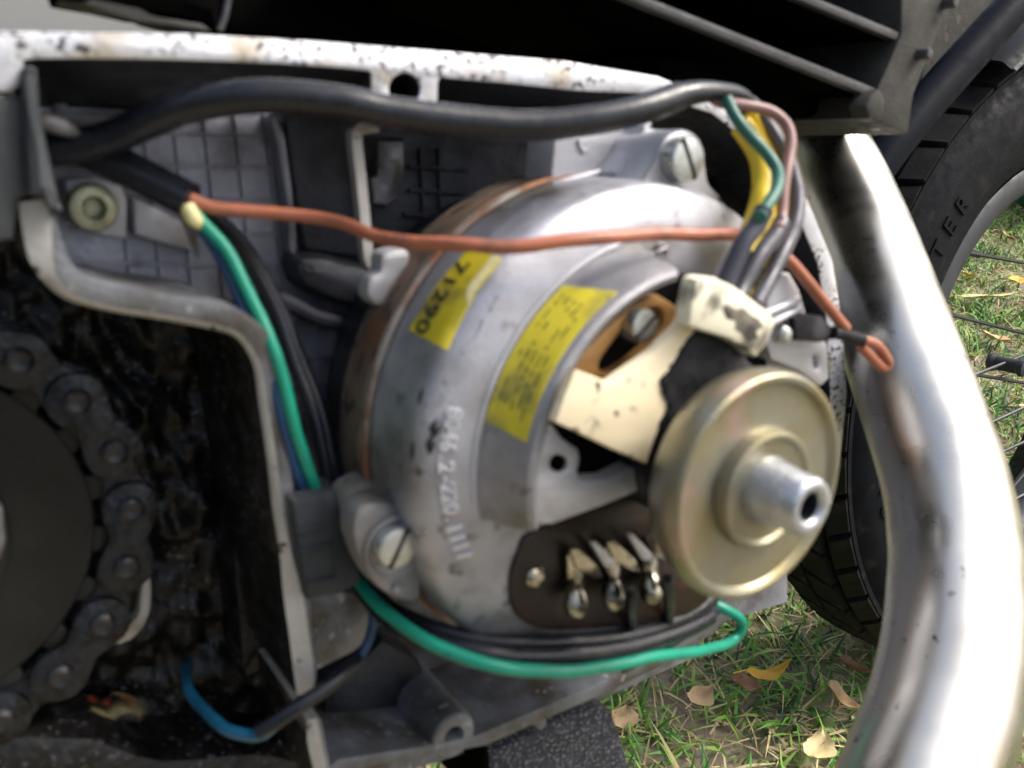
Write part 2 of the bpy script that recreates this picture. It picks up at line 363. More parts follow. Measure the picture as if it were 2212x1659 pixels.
for (x, y, ml, lx, ly, cu, fo, rz, lb) in [
    (1512, 1540, 0, .028, .026, .5, .35, 40, 'crumpled tan birch leaf on the lawn below the green wire loop'),
    (1655, 1490, 1, .045, .014, .9, .5, 10, 'curled orange yellow leaf arched over the grass left of the exhaust pipe'),
    (1605, 1512, 2, .030, .018, .3, .6, -30, 'brown leaf tucked under the left end of the curled orange leaf'),
    (1806, 1545, 0, .040, .018, .4, .5, -55, 'pale tan folded leaf beside the lower left edge of the exhaust pipe'),
    (1765, 1648, 3, .036, .028, .4, .2, 70, 'pale yellow leaf cut by the bottom edge of the picture'),
    (1348, 1580, 0, .024, .028, .2, .2, 80, 'tan leaf half hidden behind the speckled black plate'),
    (1830, 1470, 2, .034, .012, .2, .7, -15, 'dry brown folded leaf lying near the tyre and the exhaust pipe'),
    (2125, 660, 3, .11, .02, .1, .3, -3, 'long pale yellow leaf lying on the grass beside the wheel rim'),
    (2085, 615, 1, .03, .03, .4, .4, 60, 'yellow leaf at the edge of the grey wheel rim'),
    (2192, 625, 1, .05, .03, .3, .3, 20, 'orange yellow leaf by the right edge above the long pale leaf'),
    (2165, 525, 2, .045, .03, .3, .3, 120, 'small rust brown leaf in the grass behind the wheel'),
    (2140, 752, 0, .05, .035, .3, .3, 150, 'tan leaf between two wheel spokes'),
    (2195, 1600, 0, .03, .02, .4, .4, 100, 'tan leaf right of the exhaust pipe near the bottom right corner'),
    (2205, 900, 3, .05, .008, .1, .3, 30, 'thin pale blade-like leaf behind the lower spokes')]:
    o = bpy.data.objects.new('fallen_leaf', leaf_mesh('fallen_leaf', LEAF[ml], lx * .86, ly * .86, cu, fo, int(x))); COL.objects.link(o)
    g = ground_pt(x, y); o.location = (g[0], g[1], .012); o.rotation_euler = (random.uniform(-.3, .3), random.uniform(-.3, .3), math.radians(rz))
    solo(o, lb, 'leaf', 'fallen leaves on the lawn')

def house():
    o = bpy.data.objects.new('house_wall', None); COL.objects.link(o); o.location = (-3.6, 3.05, 0)
    o['label'] = 'bright white rendered house wall far behind the motorcycle'; o['category'] = 'wall'
    for nm, c, s, mm in (('wall', (0, .15, 1.53), (7, .3, 3.0), m_wall), ('plinth', (0, .14, .012), (7.1, .36, .03), m_case)):
        V, Fc = box_geo(c, s); p = world_mesh(nm, V, Fc, [mm], False); p.parent = o
house()
def blocker():  # added leafy mass out of view, blocks horizon light and darkens reflections
    rg = np.random.RandomState(9); m = M('blocker_leaf', (.035, .06, .022), .55, 0, .4, 6, bump=0)
    pts = [(-3.4, 2.0), (-2.9, .4), (-2.2, -1.0), (-1.0, -2.1), (.6, -2.7), (2.0, -3.0)]
    V, Fc = [], []
    for (xa, ya), (xb, yb) in zip(pts[:-1], pts[1:]):
        n = 1500; t = rg.rand(n); L = math.hypot(xb - xa, yb - ya); nx, ny = -(yb - ya) / L, (xb - xa) / L
        o = rg.uniform(-.35, .35, n); z = rg.uniform(.03, 2.1, n) * (1 - .12 * rg.rand(n)); c = np.stack([xa + (xb - xa) * t + nx * o, ya + (yb - ya) * t + ny * o, z], -1)
        for p in c:
            a = rg.normal(size=3); a /= np.linalg.norm(a); b = np.cross(a, rg.normal(size=3)); b /= np.linalg.norm(b); l = rg.uniform(.05, .1)
            k = len(V); V += [p - a * l, p + b * l * .45, p + a * l, p - b * l * .45]; Fc.append((k, k + 1, k + 2, k + 3))
    h = bpy.data.objects.new('blocker_hedge', None); COL.objects.link(h); h['label'] = 'added dark green leafy hedge standing behind the camera side of the motorcycle'; h['category'] = 'blocker'
    o = world_mesh('foliage', [tuple(v) for v in V], Fc, [m], False); o.parent = h; o['kind'] = 'stuff'
    m2 = M('blocker_stem', (.06, .045, .03), .8, 0, .3, 20)
    for (x, y) in pts: 
        k = [(x + .03 * math.cos(q), y + .03 * math.sin(q), 0) for q in np.linspace(0, 2 * math.pi, 7)[:-1]] + [(x + .012 * math.cos(q), y + .012 * math.sin(q), 1.9) for q in np.linspace(0, 2 * math.pi, 7)[:-1]]
        o = world_mesh('stem', k, [(i, (i + 1) % 6, 6 + (i + 1) % 6, 6 + i) for i in range(6)], [m2]); o.parent = h
blocker()
def tub():
    g = ground_pt(2235, 478); o = bpy.data.objects.new('plastic_tub', None); COL.objects.link(o); o.location = (g[0] + .12, g[1] + .12, 0)
    o['label'] = 'smooth green plastic tub on the lawn behind the wheel rim at the right edge'; o['category'] = 'tub'
    for nm, prof in (('body', [(.10, 0), (.14, .02), (.17, .2), (.16, .2), (.13, .03)]), ('lip', [(.168, .196), (.185, .2), (.185, .215), (.158, .215), (.158, .2)])):
        V = [(r * math.cos(2 * math.pi * i / 40), r * math.sin(2 * math.pi * i / 40), h) for r, h in prof for i in range(40)]
        Fc = [(k * 40 + i, k * 40 + (i + 1) % 40, (k + 1) * 40 + (i + 1) % 40, (k + 1) * 40 + i) for k in range(len(prof) - 1) for i in range(40)]
        p = world_mesh(nm, V, Fc, [m_tub]); p.parent = o
tub()

# ================================================================== ENGINE CASE
case = thing('engine_case', 'open grey alloy engine side case with bright bare top rim around the alternator', 'engine case')
top_out = [(-90, 58), (0, 66), (404, 72), (678, 88), (1015, 115), (1217, 131), (1423, 165), (1560, 222), (1660, 308), (1745, 430), (1798, 560), (1820, 690), (1830, 850), (1815, 1000), (1780, 1130), (1745, 1190)]
top_in = [(1718, 1178), (1752, 1110), (1782, 1000), (1796, 850), (1786, 690), (1768, 570), (1715, 445), (1640, 325), (1540, 245), (1400, 202), (1250, 196), (1116, 182), (955, 168), (947, 176), (945, 236), (935, 256), (905, 266), (855, 262), (812, 256), (803, 210), (802, 158), (795, 153), (745, 148), (607, 138), (337, 128), (84, 126), (52, 130), (47, 165), (42, 185), (20, 198), (-90, 200)]
pprism('case_rim', top_out + top_in, -14, 0, m_bare, case, .5, holes=[circ((875, 192), 34, 10)], side=m_dark)
lathe('screw_hole', [(5.6, -1), (5.2, -12), (4.2, -22), (0.01, -22)], m_blackcav, case, E(875, 192, 0)[:2], 24)
# inner walls: drafted surfaces from the rim down to the floor
def loft(name, A, hA, Bp, hB, mat, parent, sub=6):
    Pa = smooth([E(*p, hA) for p in A], sub); Pb = smooth([E(*p, hB) for p in Bp], sub); n = len(Pa)
    V = Pa + Pb; return link_mesh(name, V, [(i, i + 1, n + i + 1, n + i) for i in range(n - 1)], mat, parent, ang=60)
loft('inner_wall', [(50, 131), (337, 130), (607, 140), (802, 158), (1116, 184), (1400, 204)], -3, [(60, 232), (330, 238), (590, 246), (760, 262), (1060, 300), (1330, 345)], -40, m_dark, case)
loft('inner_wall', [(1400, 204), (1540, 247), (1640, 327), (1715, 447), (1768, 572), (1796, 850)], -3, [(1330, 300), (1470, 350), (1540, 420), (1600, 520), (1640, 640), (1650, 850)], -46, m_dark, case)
# floor
RW = [(101, 428), (118, 470), (128, 500), (148, 556), (172, 590), (212, 608), (275, 622), (374, 640), (478, 652), (535, 680), (580, 722), (600, 785), (610, 872), (622, 963), (632, 1048), (640, 1100), (655, 1188), (668, 1292), (676, 1378), (684, 1448), (690, 1560), (718, 1690)]
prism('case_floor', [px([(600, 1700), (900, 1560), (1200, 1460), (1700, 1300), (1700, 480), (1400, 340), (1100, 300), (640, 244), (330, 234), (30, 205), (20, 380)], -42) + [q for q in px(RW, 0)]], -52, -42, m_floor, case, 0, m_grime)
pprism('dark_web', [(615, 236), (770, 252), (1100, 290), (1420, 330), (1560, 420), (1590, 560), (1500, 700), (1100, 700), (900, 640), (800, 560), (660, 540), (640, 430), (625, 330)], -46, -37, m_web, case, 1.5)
# cast grid of the floor: raised ribs, joined (cast in one piece with the floor)
acc = Acc()
def rib(a, b, h=-42, wdt=1.1, ht=1.0):
    p, q = np.array(E(*a, h)), np.array(E(*b, h)); d = q - p; L = np.linalg.norm(d); d /= L; s = np.array([-d[1], d[0], 0]) * wdt / 2; s2 = s * .5; z = np.array([0, 0, ht])
    V = [p - s, p + s, q + s, q - s, p - s2 + z, p + s2 + z, q + s2 + z, q - s2 + z]
    acc.add(V, [(4, 5, 6, 7), (0, 1, 5, 4), (1, 2, 6, 5), (2, 3, 7, 6), (3, 0, 4, 7)])
for i in range(9): rib((240 + i * 66, 236 + i * 2), (285 + i * 66, 640))
for j in range(6): rib((150, 284 + j * 70), (640, 292 + j * 72))
for i in range(4): rib((636 + i * 40, 640), (665 + i * 40, 960))
for j in range(6): rib((600, 660 + j * 58), (790, 652 + j * 57))
link_mesh('floor_grid', acc.V, acc.F, m_floor, case)['kind'] = 'stuff'
acc = Acc()
for q in (((905, 320), (915, 520)), ((945, 320), (950, 500)), ((880, 360), (1010, 366)), ((880, 410), (1000, 416)), ((870, 462), (985, 466))): rib(*q, -36.8, 1.2, 1.4)
link_mesh('web_rib', acc.V, acc.F, m_web, case)
pprism('edge_rib', [(583, 250), (600, 246), (618, 300), (632, 400), (642, 500), (640, 560), (625, 540), (618, 430), (600, 320)], -44, -35, m_floor, case, 1)
# slot recess and small lugs in the upper left corner
pprism('slot_recess', [(212, 205), (250, 190), (330, 188), (355, 205), (340, 224), (240, 226)], -42, -33.5, m_dark, case, 1.2, sm=4)
pprism('cast_lug', [(112, 208), (142, 208), (150, 236), (190, 240), (320, 246), (330, 280), (200, 282), (120, 262)], -42, -36, m_case, case, 1)
# pillar under the screw boss
pprism('boss_pillar', [(812, 296), (884, 296), (884, 380), (872, 432), (842, 452), (806, 446), (798, 380), (812, 374)], -44, -27, m_floor, case, 4)
# round dark swelling and its rib behind the stator
pprism('round_swelling', [(640, 560), (690, 548), (760, 566), (850, 590), (870, 640), (830, 676), (760, 664), (690, 640), (650, 610)], -44, -30, m_web, case, 5, sm=4)
pprism('curved_rib', [(590, 628), (640, 640), (700, 672), (790, 694), (800, 720), (745, 716), (690, 704), (640, 680), (590, 660)], -44, -33, m_web, case, 2, sm=4)
lathe('drain_boss', [(3.6, -41), (3.6, -38.5), (2.6, -38), (2.3, -38.6), (0.01, -38.8)], m_case, case, E(622, 690, -38)[:2], 20)
# pad and hex socket bolt
pprism('bolt_pad', [(140, 388), (205, 380), (262, 402), (276, 430), (274, 516), (220, 510), (150, 480)], -42, -33, m_cast_lit, case, 1)
pprism('bolt_pad', [(288, 428), (345, 452), (400, 480), (424, 545), (350, 526), (292, 508)], -42, -36, m_cast_lit, case, 1)
bc = E(204, 450, -27)[:2]
bolt = lathe('hex_socket_bolt', [(5.4, -34), (5.4, -28.4), (5.0, -27.4), (4.6, -27.2), (2.7, -27.2)], m_bolt, case, bc, 40)
hexo = [(2.7, -27.2), (2.5, -27.8), (2.4, -31), (0.01, -31)]
lathe('hex_socket', hexo, m_bolt, bolt, bc, 6, ang=20)
# S shaped partition wall with a worn outer edge
Lp = [(40, 438), (44, 472), (50, 505), (64, 562), (101, 616), (152, 650), (236, 672), (337, 689), (455, 711), (505, 727), (532, 758), (549, 798), (559, 872), (573, 963), (583, 1048), (589, 1100), (603, 1188), (613, 1292), (623, 1361), (634, 1448), (641, 1500)]
Mp = [(98, 429), (110, 470), (112, 504), (114, 556), (126, 604), (162, 638), (240, 662), (341, 678), (460, 700), (515, 718), (545, 752), (565, 795), (578, 872), (593, 963), (604, 1048), (612, 1100), (628, 1188), (656, 1292), (668, 1378), (677, 1448), (668, 1504)]
Rp = [(104, 428), (118, 470), (128, 500), (148, 556), (172, 590), (212, 608), (275, 622), (374, 640), (478, 652), (535, 680), (580, 722), (600, 785), (610, 872), (622, 963), (632, 1048), (640, 1100), (655, 1188), (668, 1292), (676, 1378), (684, 1448), (674, 1504)]
def swall(name, Lq, Mq, Rq, h0, h1):
    k = 5; a = smooth([E(*p, h1 - 1.6) for p in Lq], k); b = smooth([E(*p, h1) for p in Mq], k); c = smooth([E(*p, h1) for p in Rq], k)
    n = len(a); lo = [(p[0], p[1], h0) for p in a]; ro = [(p[0], p[1], h0) for p in c]
    V = lo + a + b + c + ro; Fc = []; mid = []
    for s, mi in ((0, 2), (1, 1), (2, 0), (3, 0)):
        for i in range(n - 1): Fc.append((s * n + i, s * n + i + 1, (s + 1) * n + i + 1, (s + 1) * n + i)); mid.append(mi)
    for e in (0, n - 1): Fc.append(tuple(s * n + e for s in range(5))); mid.append(1)
    return link_mesh(name, V, Fc, m_case, case, ang=60, mats=[m_case, m_worn, m_grime], mids=mid)
swall('partition_wall', Lp, Mp, Rp, -60, 0)
swall('partition_wall', [(662, 1556), (664, 1600), (672, 1640), (684, 1690), (690, 1740)], [(684, 1552), (694, 1600), (702, 1640), (712, 1690), (716, 1740)], [(694, 1556), (702, 1600), (710, 1640), (718, 1690), (722, 1740)], -60, 0)
# lower part: rim lip, wall and its floor, screw boss
lip_o = [(690, 1700), (740, 1668), (930, 1636), (1052, 1612), (1204, 1545), (1318, 1496), (1450, 1430), (1545, 1368), (1588, 1326), (1606, 1290)]
lip_i = [(1590, 1282), (1560, 1308), (1515, 1334), (1423, 1404), (1301, 1474), (1197, 1518), (1034, 1588), (920, 1612), (735, 1640), (690, 1672)]
pprism('lower_rim', lip_o + lip_i, -44, 0, m_case, case, 1.0)
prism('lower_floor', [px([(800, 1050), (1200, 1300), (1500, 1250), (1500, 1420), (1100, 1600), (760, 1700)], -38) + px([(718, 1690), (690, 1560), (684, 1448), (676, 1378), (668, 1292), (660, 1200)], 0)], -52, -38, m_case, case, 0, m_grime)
pprism('grey_ledge', [(664, 1290), (770, 1275), (806, 1300), (812, 1340), (800, 1380), (765, 1410), (684, 1450), (676, 1380)], -38, -6, m_case, case, 1)
pprism('cast_step', [(700, 1470), (770, 1440), (830, 1380), (900, 1420), (950, 1500), (930, 1600), (740, 1640), (700, 1640)], -40, -22, m_dark, case, 4)
lathe('screw_boss', [(8.2, -40), (7.4, -3), (7.0, -.8), (6.4, -.2), (3.3, -.2), (3.0, -.8), (2.9, -14), (.01, -14)], m_case, case, E(982, 1592, 0)[:2], 36)
# chain bay: grimy back wall, displaced
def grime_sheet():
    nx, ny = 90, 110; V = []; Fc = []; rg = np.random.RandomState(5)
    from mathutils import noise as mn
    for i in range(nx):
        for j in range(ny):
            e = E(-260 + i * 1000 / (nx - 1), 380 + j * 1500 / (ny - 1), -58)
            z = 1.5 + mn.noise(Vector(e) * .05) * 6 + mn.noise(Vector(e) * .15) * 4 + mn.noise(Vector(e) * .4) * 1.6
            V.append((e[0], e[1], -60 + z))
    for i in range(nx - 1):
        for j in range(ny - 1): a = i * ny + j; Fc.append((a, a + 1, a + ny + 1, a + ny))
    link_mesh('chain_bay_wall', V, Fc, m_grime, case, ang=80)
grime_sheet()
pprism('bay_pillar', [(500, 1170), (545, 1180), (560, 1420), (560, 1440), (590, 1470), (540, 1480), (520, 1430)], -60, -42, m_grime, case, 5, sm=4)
pprism('crusted_patch', [(180, 1540), (215, 1562), (260, 1575), (320, 1560), (300, 1535), (260, 1525), (240, 1540), (215, 1535)], -56, -48, m_sealer, case, 3, sm=4)
pprism('bright_crescent', [(324, 1235), (328, 1290), (316, 1345), (280, 1385), (228, 1395), (262, 1366), (296, 1330), (304, 1280), (310, 1240)], -50, -46, m_worn, case, .8, sm=4)
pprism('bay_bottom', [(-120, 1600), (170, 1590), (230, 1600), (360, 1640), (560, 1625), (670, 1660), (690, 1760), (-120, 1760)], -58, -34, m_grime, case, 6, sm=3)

# ================================================================== ALTERNATOR
alt = thing('alternator', 'motorcycle alternator with grey cast housing, rusty stator and two yellow labels', 'alternator')
lathe('stator_ring', [(60, -9.5), (65.8, -9), (66.5, -8), (66.6, 4.5), (65.8, 5.6), (60, 6)], m_stator, alt, n=128)
lathe('stator_back', [(20, -40), (57, -40), (61, -30), (61.5, -9)], m_dark, alt, n=96)
lathe('seam_ring', [(66, 5.2), (66.9, 6.2), (66.9, 7.6), (66, 8.6)], m_rust, alt, n=128)
RP = [(65.6, 7.5), (65.5, 16), (65.2, 24), (64.8, 28), (64, 29.8), (62.6, 31), (60, 32.2), (57, 33.3), (52, 34.6), (8, 34.8)]
lathe('housing', RP, m_cast, alt, n=160, ang=40)
CONE = [(52.6, 33), (51.2, 35), (50.2, 37), (48.6, 42), (47.4, 46), (46.6, 47.4), (45.4, 48), (44, 47.4), (43.6, 46), (43.6, 34)]
def conehit(prof, x, y):
    best = None
    for i in range(len(prof) - 1):
        for s in np.linspace(0, 1, 40):
            r = prof[i][0] * (1 - s) + prof[i + 1][0] * s; h = prof[i][1] * (1 - s) + prof[i + 1][1] * s
            q = E(x, y, h); d = abs(math.hypot(q[0], q[1]) - r)
            if best is None or d < best[0] - 1e-4: best = (d, math.atan2(q[1], q[0]), h, r)
    return best
lathe('raised_wall', CONE, m_castd, alt, n=110, a0=99, a1=191, ang=28)
tube('wall_bead', [(52.4 * math.cos(math.radians(a)), 52.4 * math.sin(math.radians(a)), 34.3 - (max(0, 106 - a) * .15)) for a in range(98, 190, 4)], .75, m_cast_lit, alt)
# black sheet inside the raised wall, painting the shade of the cavity
prism('cavity_shade', [[(43.4 * math.cos(a), 43.4 * math.sin(a)) for a in np.linspace(math.radians(-12), math.radians(195), 60)]], 34, 35.3, m_blackcav, alt, 0)
# front plate left of the opening
plate = [(1132, 1088), (1136, 1040), (1148, 985), (1166, 940), (1196, 920), (1204, 932), (1216, 948), (1235, 962), (1250, 972), (1254, 990), (1248, 1020), (1252, 1036), (1268, 1040), (1320, 1036), (1384, 1004), (1440, 1000), (1470, 1000), (1470, 1030), (1400, 1052), (1300, 1094), (1192, 1133), (1172, 1134), (1150, 1122)]
pprism('front_plate', plate, 40, 45.6, m_cast_lit, alt, .7, holes=[circ((1208, 1002), 19, 10)])
lathe('plate_hole', [(2.1, 45), (2.0, 40.5), (.01, 40.5)], m_blackcav, alt, E(1208, 1002, 45.6)[:2], 16)
# chord web under the plate (faces the terminals)
pprism('chord_web', [(1140, 1100), (1172, 1132), (1195, 1132), (1300, 1093), (1420, 1045), (1420, 1030), (1300, 1076), (1190, 1116), (1160, 1096)], 34, 44.9, m_castd, alt, .3)
# brown insulating plate, slot, screws
pprism('insulating_plate', [(1420, 636), (1478, 672), (1440, 740), (1400, 800), (1302, 830), (1240, 800), (1262, 762), (1310, 710), (1366, 660)], 40, 43, m_brown, alt, .4,
       holes=[[(1300, 802), (1296, 780), (1330, 730), (1362, 695), (1395, 668), (1425, 665), (1436, 690), (1420, 725), (1380, 765), (1330, 800)]])
def slot_screw(x, y, h, r, parent, ang, hh=3.0, dome=.6):
    c = E(x, y, h)[:2]
    s = lathe('slotted_screw', [(r, h - hh), (r, h - .9), (r * .93, h - .25), (r * .75, h), (r * .2, h + .02), (.01, h + .02)], m_screw, parent, c, 40)
    a = math.radians(ang); d = np.array([math.cos(a), math.sin(a)]); q = np.array([-d[1], d[0]]); cc = np.array(c)
    L = r * .99; w_ = r * .12
    loop = [tuple(cc + d * L * i + q * w_ * j) for i, j in ((-1, -1), (1, -1), (1, 1), (-1, 1))]
    prism('slot', [loop], h - .4, h + .07, m_burnt, s, 0)
    return s
slot_screw(1396, 706, 46.5, 3.9, alt, 40, 5)
# the machined bore under the slot plate seen as a bright lip
# mounting ears with screws
ear = [(1378, 402), (1392, 388), (1420, 340), (1436, 300), (1456, 284), (1484, 279), (1510, 292), (1524, 322), (1528, 360), (1536, 398), (1560, 430), (1500, 440), (1420, 430)]
pprism('mounting_ear', ear, 8, 26.5, m_cast_lit, alt, 1.6, sm=4)
slot_screw(1490, 344, 31, 5.4, alt, 118, 5)
ear2 = [(772, 1104), (806, 1086), (856, 1092), (900, 1126), (926, 1178), (932, 1230), (914, 1262), (906, 1298), (866, 1298), (815, 1268), (782, 1215), (764, 1158)]
pprism('ear_flange', [(744, 1078), (770, 1050), (806, 1040), (850, 1056), (900, 1104), (884, 1140), (806, 1136), (764, 1142)], 2, 10, m_castd, alt, 1.5, sm=3)
pprism('mounting_ear', ear2, 13, 20.5, m_castd, alt, 1.5, sm=3)
lathe('ear_spotface', [(8.0, 20), (8.0, 21.4), (7.2, 22), (6.4, 21.2), (.01, 21.2)], m_castd, alt, E(858, 1186, 22)[:2], 40)
slot_screw(862, 1186, 25.5, 4.9, alt, 62, 5)
lathe('grease_nipple', [(1.2, 19), (1.2, 21.4), (.8, 22), (.01, 22.1)], m_castd, alt, E(856, 1272, 21)[:2], 16)
# flat lug at the top left of the ear with a raised bead along its edge
lug = [(1190, 402), (1194, 350), (1200, 300), (1206, 290), (1262, 282), (1380, 262), (1400, 268), (1384, 290), (1360, 320), (1336, 346), (1311, 364), (1250, 380)]
pprism('cast_lug', lug, -4, 8, m_cast_lit, alt, .8)
tube('lug_bead', [E(x, y, 8.8) for x, y in [(1192, 402), (1250, 384), (1311, 367), (1340, 346), (1364, 318), (1388, 280), (1402, 266)]], .9, m_cast_lit, alt)
tube('cast_mark', [E(x, y, 8.2) for x, y in [(1248, 300), (1254, 318), (1262, 326), (1272, 314)]], .5, m_cast_lit, alt)
pprism('lug_web', [(1330, 372), (1362, 330), (1396, 272), (1432, 282), (1424, 310), (1408, 345), (1386, 384), (1378, 406), (1330, 404)], 0, 16, m_cast, alt, 1.2)
# yellow labels on the curved walls
def curved_patch(name, prof_r, corners, mat, parent, lift=.25, nx=14, ny=8, taper=None):
    (a0, h0), (a1, h1), (a2, h2), (a3, h3) = corners     # top-left, top-right, bottom-right, bottom-left  (angle, height)
    V = []; Fc = []
    for lv in (0., lift):
        for i in range(nx + 1):
            s = i / nx
            for j in range(ny + 1):
                t = j / ny
                a = (a0 * (1 - s) + a3 * s) * (1 - t) + (a1 * (1 - s) + a2 * s) * t; h = (h0 * (1 - s) + h3 * s) * (1 - t) + (h1 * (1 - s) + h2 * s) * t
                r = prof_r(h) + .03 + lv; V.append((r * math.cos(a), r * math.sin(a), h))
    m = (nx + 1) * (ny + 1)
    for i in range(nx):
        for j in range(ny):
            a = m + i * (ny + 1) + j; Fc.append((a, a + 1, a + ny + 2, a + ny + 1))
    edge = [i * (ny + 1) for i in range(nx + 1)] + [nx * (ny + 1) + j for j in range(1, ny + 1)] + [i * (ny + 1) + ny for i in range(nx - 1, -1, -1)] + [j for j in range(ny - 1, 0, -1)]
    for i in range(len(edge)): a, b = edge[i], edge[(i + 1) % len(edge)]; Fc.append((a, b, b + m, a + m))
    return link_mesh(name, V, Fc, mat, parent, ang=60)
def prof_fn(prof):
    hs_ = [p[1] for p in prof]; rs_ = [p[0] for p in prof]
    return lambda h: float(np.interp(h, hs_, rs_))
rh = prof_fn(RP[:6]); rc = prof_fn(CONE[1:5])
def onc(prof, x, y): b = conehit(prof, x, y); return (b[1], b[2])
K1 = [onc(RP[:6], *p) for p in ((1010, 545), (1086, 560), (968, 757), (885, 714))]
lab1 = curved_patch('yellow_label', rh, K1, m_yellow, alt)
K2 = [onc(CONE[1:5], *p) for p in ((1214, 606), (1338, 640), (1143, 956), (1043, 910))]
lab2 = curved_patch('yellow_label', rc, K2, m_yellow2, alt)
lab1['label'] = 'narrow yellow label with a five digit number'; lab2['label'] = 'wide smudged yellow label with faded small print'
def wrap_text(name, body, size, a_c, h_c, rfun, mat, parent, ext=.12, lift=.28, spacing=1.0, bold=0.0, kind=None):
    V, Fc = text_mesh(body, size, ext, spacing, bold); out = []
    for x, y, z in V:
        h = h_c + y; r = rfun(h) + lift + z; a = a_c + x / rfun(h); out.append((r * math.cos(a), r * math.sin(a), h))
    return link_mesh(name, out, Fc, mat, parent, smooth=False)
ac = sum(k[0] for k in K1) / 4; hc = sum(k[1] for k in K1) / 4
wrap_text('number_print', '71290', 7.4, ac + .02, hc - 3.4, rh, m_ink, lab1, .03, .5, 1.08, .12)
# worn pale corner of the small label, faded rows on the large one
e1 = [(K1[1][0] * .75 + K1[0][0] * .25, K1[1][1] - 2.6), (K1[1][0], K1[1][1] - .3), (K1[2][0] * .55 + K1[1][0] * .45, K1[2][1] - .5), (K1[2][0] * .4 + K1[1][0] * .6, K1[2][1] - 3.2)]
curved_patch('worn_corner', rh, e1, m_worn_lab, lab1, .3)
a2 = sum(k[0] for k in K2) / 4; h2 = sum(k[1] for k in K2) / 4; sp2 = K2[3][0] - K2[0][0]; rgt = random.Random(4)
acc = Acc()
for row, hh in enumerate((-3.9, -2.2, -.4, 1.4, 3.0)):
    a = a2 - sp2 * .42
    while a < a2 + sp2 * .36:
        la = rgt.uniform(.02, .07)
        if rgt.random() < .72:
            hw = rgt.uniform(.25, .5); rr_ = rc(h2 + hh) + .36
            V = [(rr_ * math.cos(q), rr_ * math.sin(q), h2 + hh + s * hw) for q in (a, a + la) for s in (-1, 1)]
            acc.add(V, [(0, 1, 3, 2)])
        a += la + rgt.uniform(.012, .03)
link_mesh('faded_print', acc.V, acc.F, m_ink2, lab2, smooth=False)
# raised cast number along the housing shoulder
pth = smooth([(982, 880), (972, 925), (963, 985), (964, 1040), (972, 1100), (986, 1160), (1006, 1206)], 8)
body = '8046.2-220.1111'
SH = []
for x, y in pth:
    b = conehit(RP[:8], x, y); SH.append((b[1], b[2], b[3]))
tx = Acc(); rr0 = prof_fn(RP[:8]); cum = [0]
P3 = [np.array((r * math.cos(a), r * math.sin(a), h)) for a, h, r in SH]
for i in range(1, len(P3)): cum.append(cum[-1] + np.linalg.norm(P3[i] - P3[i - 1]))
for i, chx in enumerate(body):
    V, Fc = text_mesh(chx, 5.0, .5, 1, .06)
    s = (i + .5) / len(body) * cum[-1]; k = min(len(P3) - 2, int(np.searchsorted(cum, s)) - 1); k = max(k, 0)
    t = (s - cum[k]) / (cum[k + 1] - cum[k]); p = P3[k] * (1 - t) + P3[k + 1] * t; tan = nrm(P3[k + 1] - P3[k])
    a, h, r = SH[k]; dr = rr0(h + .5) - rr0(h - .5); nor = nrm(np.array((math.cos(a), math.sin(a), -dr))); nor = nrm(nor - tan * (nor @ tan)); up = np.cross(nor, tan)
    tx.add([tuple(p + tan * x * .95 + up * y + nor * (z + .25)) for x, y, z in V], Fc)
link_mesh('cast_number', tx.V, tx.F, m_relief_lit, alt, smooth=False)
# cast nicks, arrow mark
for (xa, ya, xb, yb, hx) in ((1358, 568, 1410, 548, 36), (1410, 548, 1440, 535, 36)):
    tube('cast_arrow', [E(xa, ya, 35.2), E((xa + xb) / 2, (ya + yb) / 2, 35.3), E(xb, yb, 35.2)], .55, m_cast, alt)
lathe('cast_arrow_head', [(2.3, 34.6), (2.2, 35.4), (1.4, 35.6), (1.2, 35.0), (.01, 35.0)], m_cast, alt, E(1428, 542, 35)[:2], 16)
for cpts in (((1062, 668), (1072, 652), (1080, 640)), ((1000, 762), (1020, 742), (1036, 720), (1048, 690))):
    tube('cast_bead', [np.array((b[3] * math.cos(b[1]), b[3] * math.sin(b[1]), b[2])) for b in (conehit(RP, *p) for p in cpts)], .5, m_cast_lit, alt)
for (x, y, rr) in ((908, 855, 1.1), (938, 925, 2.4), (928, 960, 2.0), (890, 975, 1.2)):
    b = conehit(RP[:8], x, y); P0 = [np.array(((b[3] - .3) * math.cos(b[1] + d), (b[3] - .3) * math.sin(b[1] + d), b[2])) for d in (-.035, 0, .035)]
    tube('dent', P0, [.3, rr * .55, .3], m_dark, alt, seg=10)
# right hand bracket and ribs
pprism('right_bracket', [(1690, 590), (1708, 590), (1728, 625), (1743, 677), (1790, 744), (1793, 818), (1775, 835), (1726, 800), (1668, 778), (1650, 720), (1660, 640)], 30, 41, m_cast_lit, alt, 1.0,
       holes=[[(1758, 772), (1768, 770), (1770, 790), (1762, 795)]])
for q in ((1600, 700, 1722, 648), (1660, 700, 1725, 668), (1500, 690, 1572, 560), (1545, 640, 1600, 545)):
    tube('cast_rib', [E(q[0], q[1], 42), E((q[0] + q[2]) / 2, (q[1] + q[3]) / 2, 42), E(q[2], q[3], 41)], 1.1, m_cast_lit, alt)
lathe('rivet', [(2.6, 41), (2.5, 43.2), (1.6, 44.2), (.01, 44.5)], m_screw, alt, E(1697, 722, 43)[:2], 20)
pprism('spade_tab', [(1716, 688), (1738, 678), (1778, 684), (1790, 700), (1806, 712), (1806, 732), (1770, 740), (1720, 735)], 43, 45, m_burnt, alt, .4)
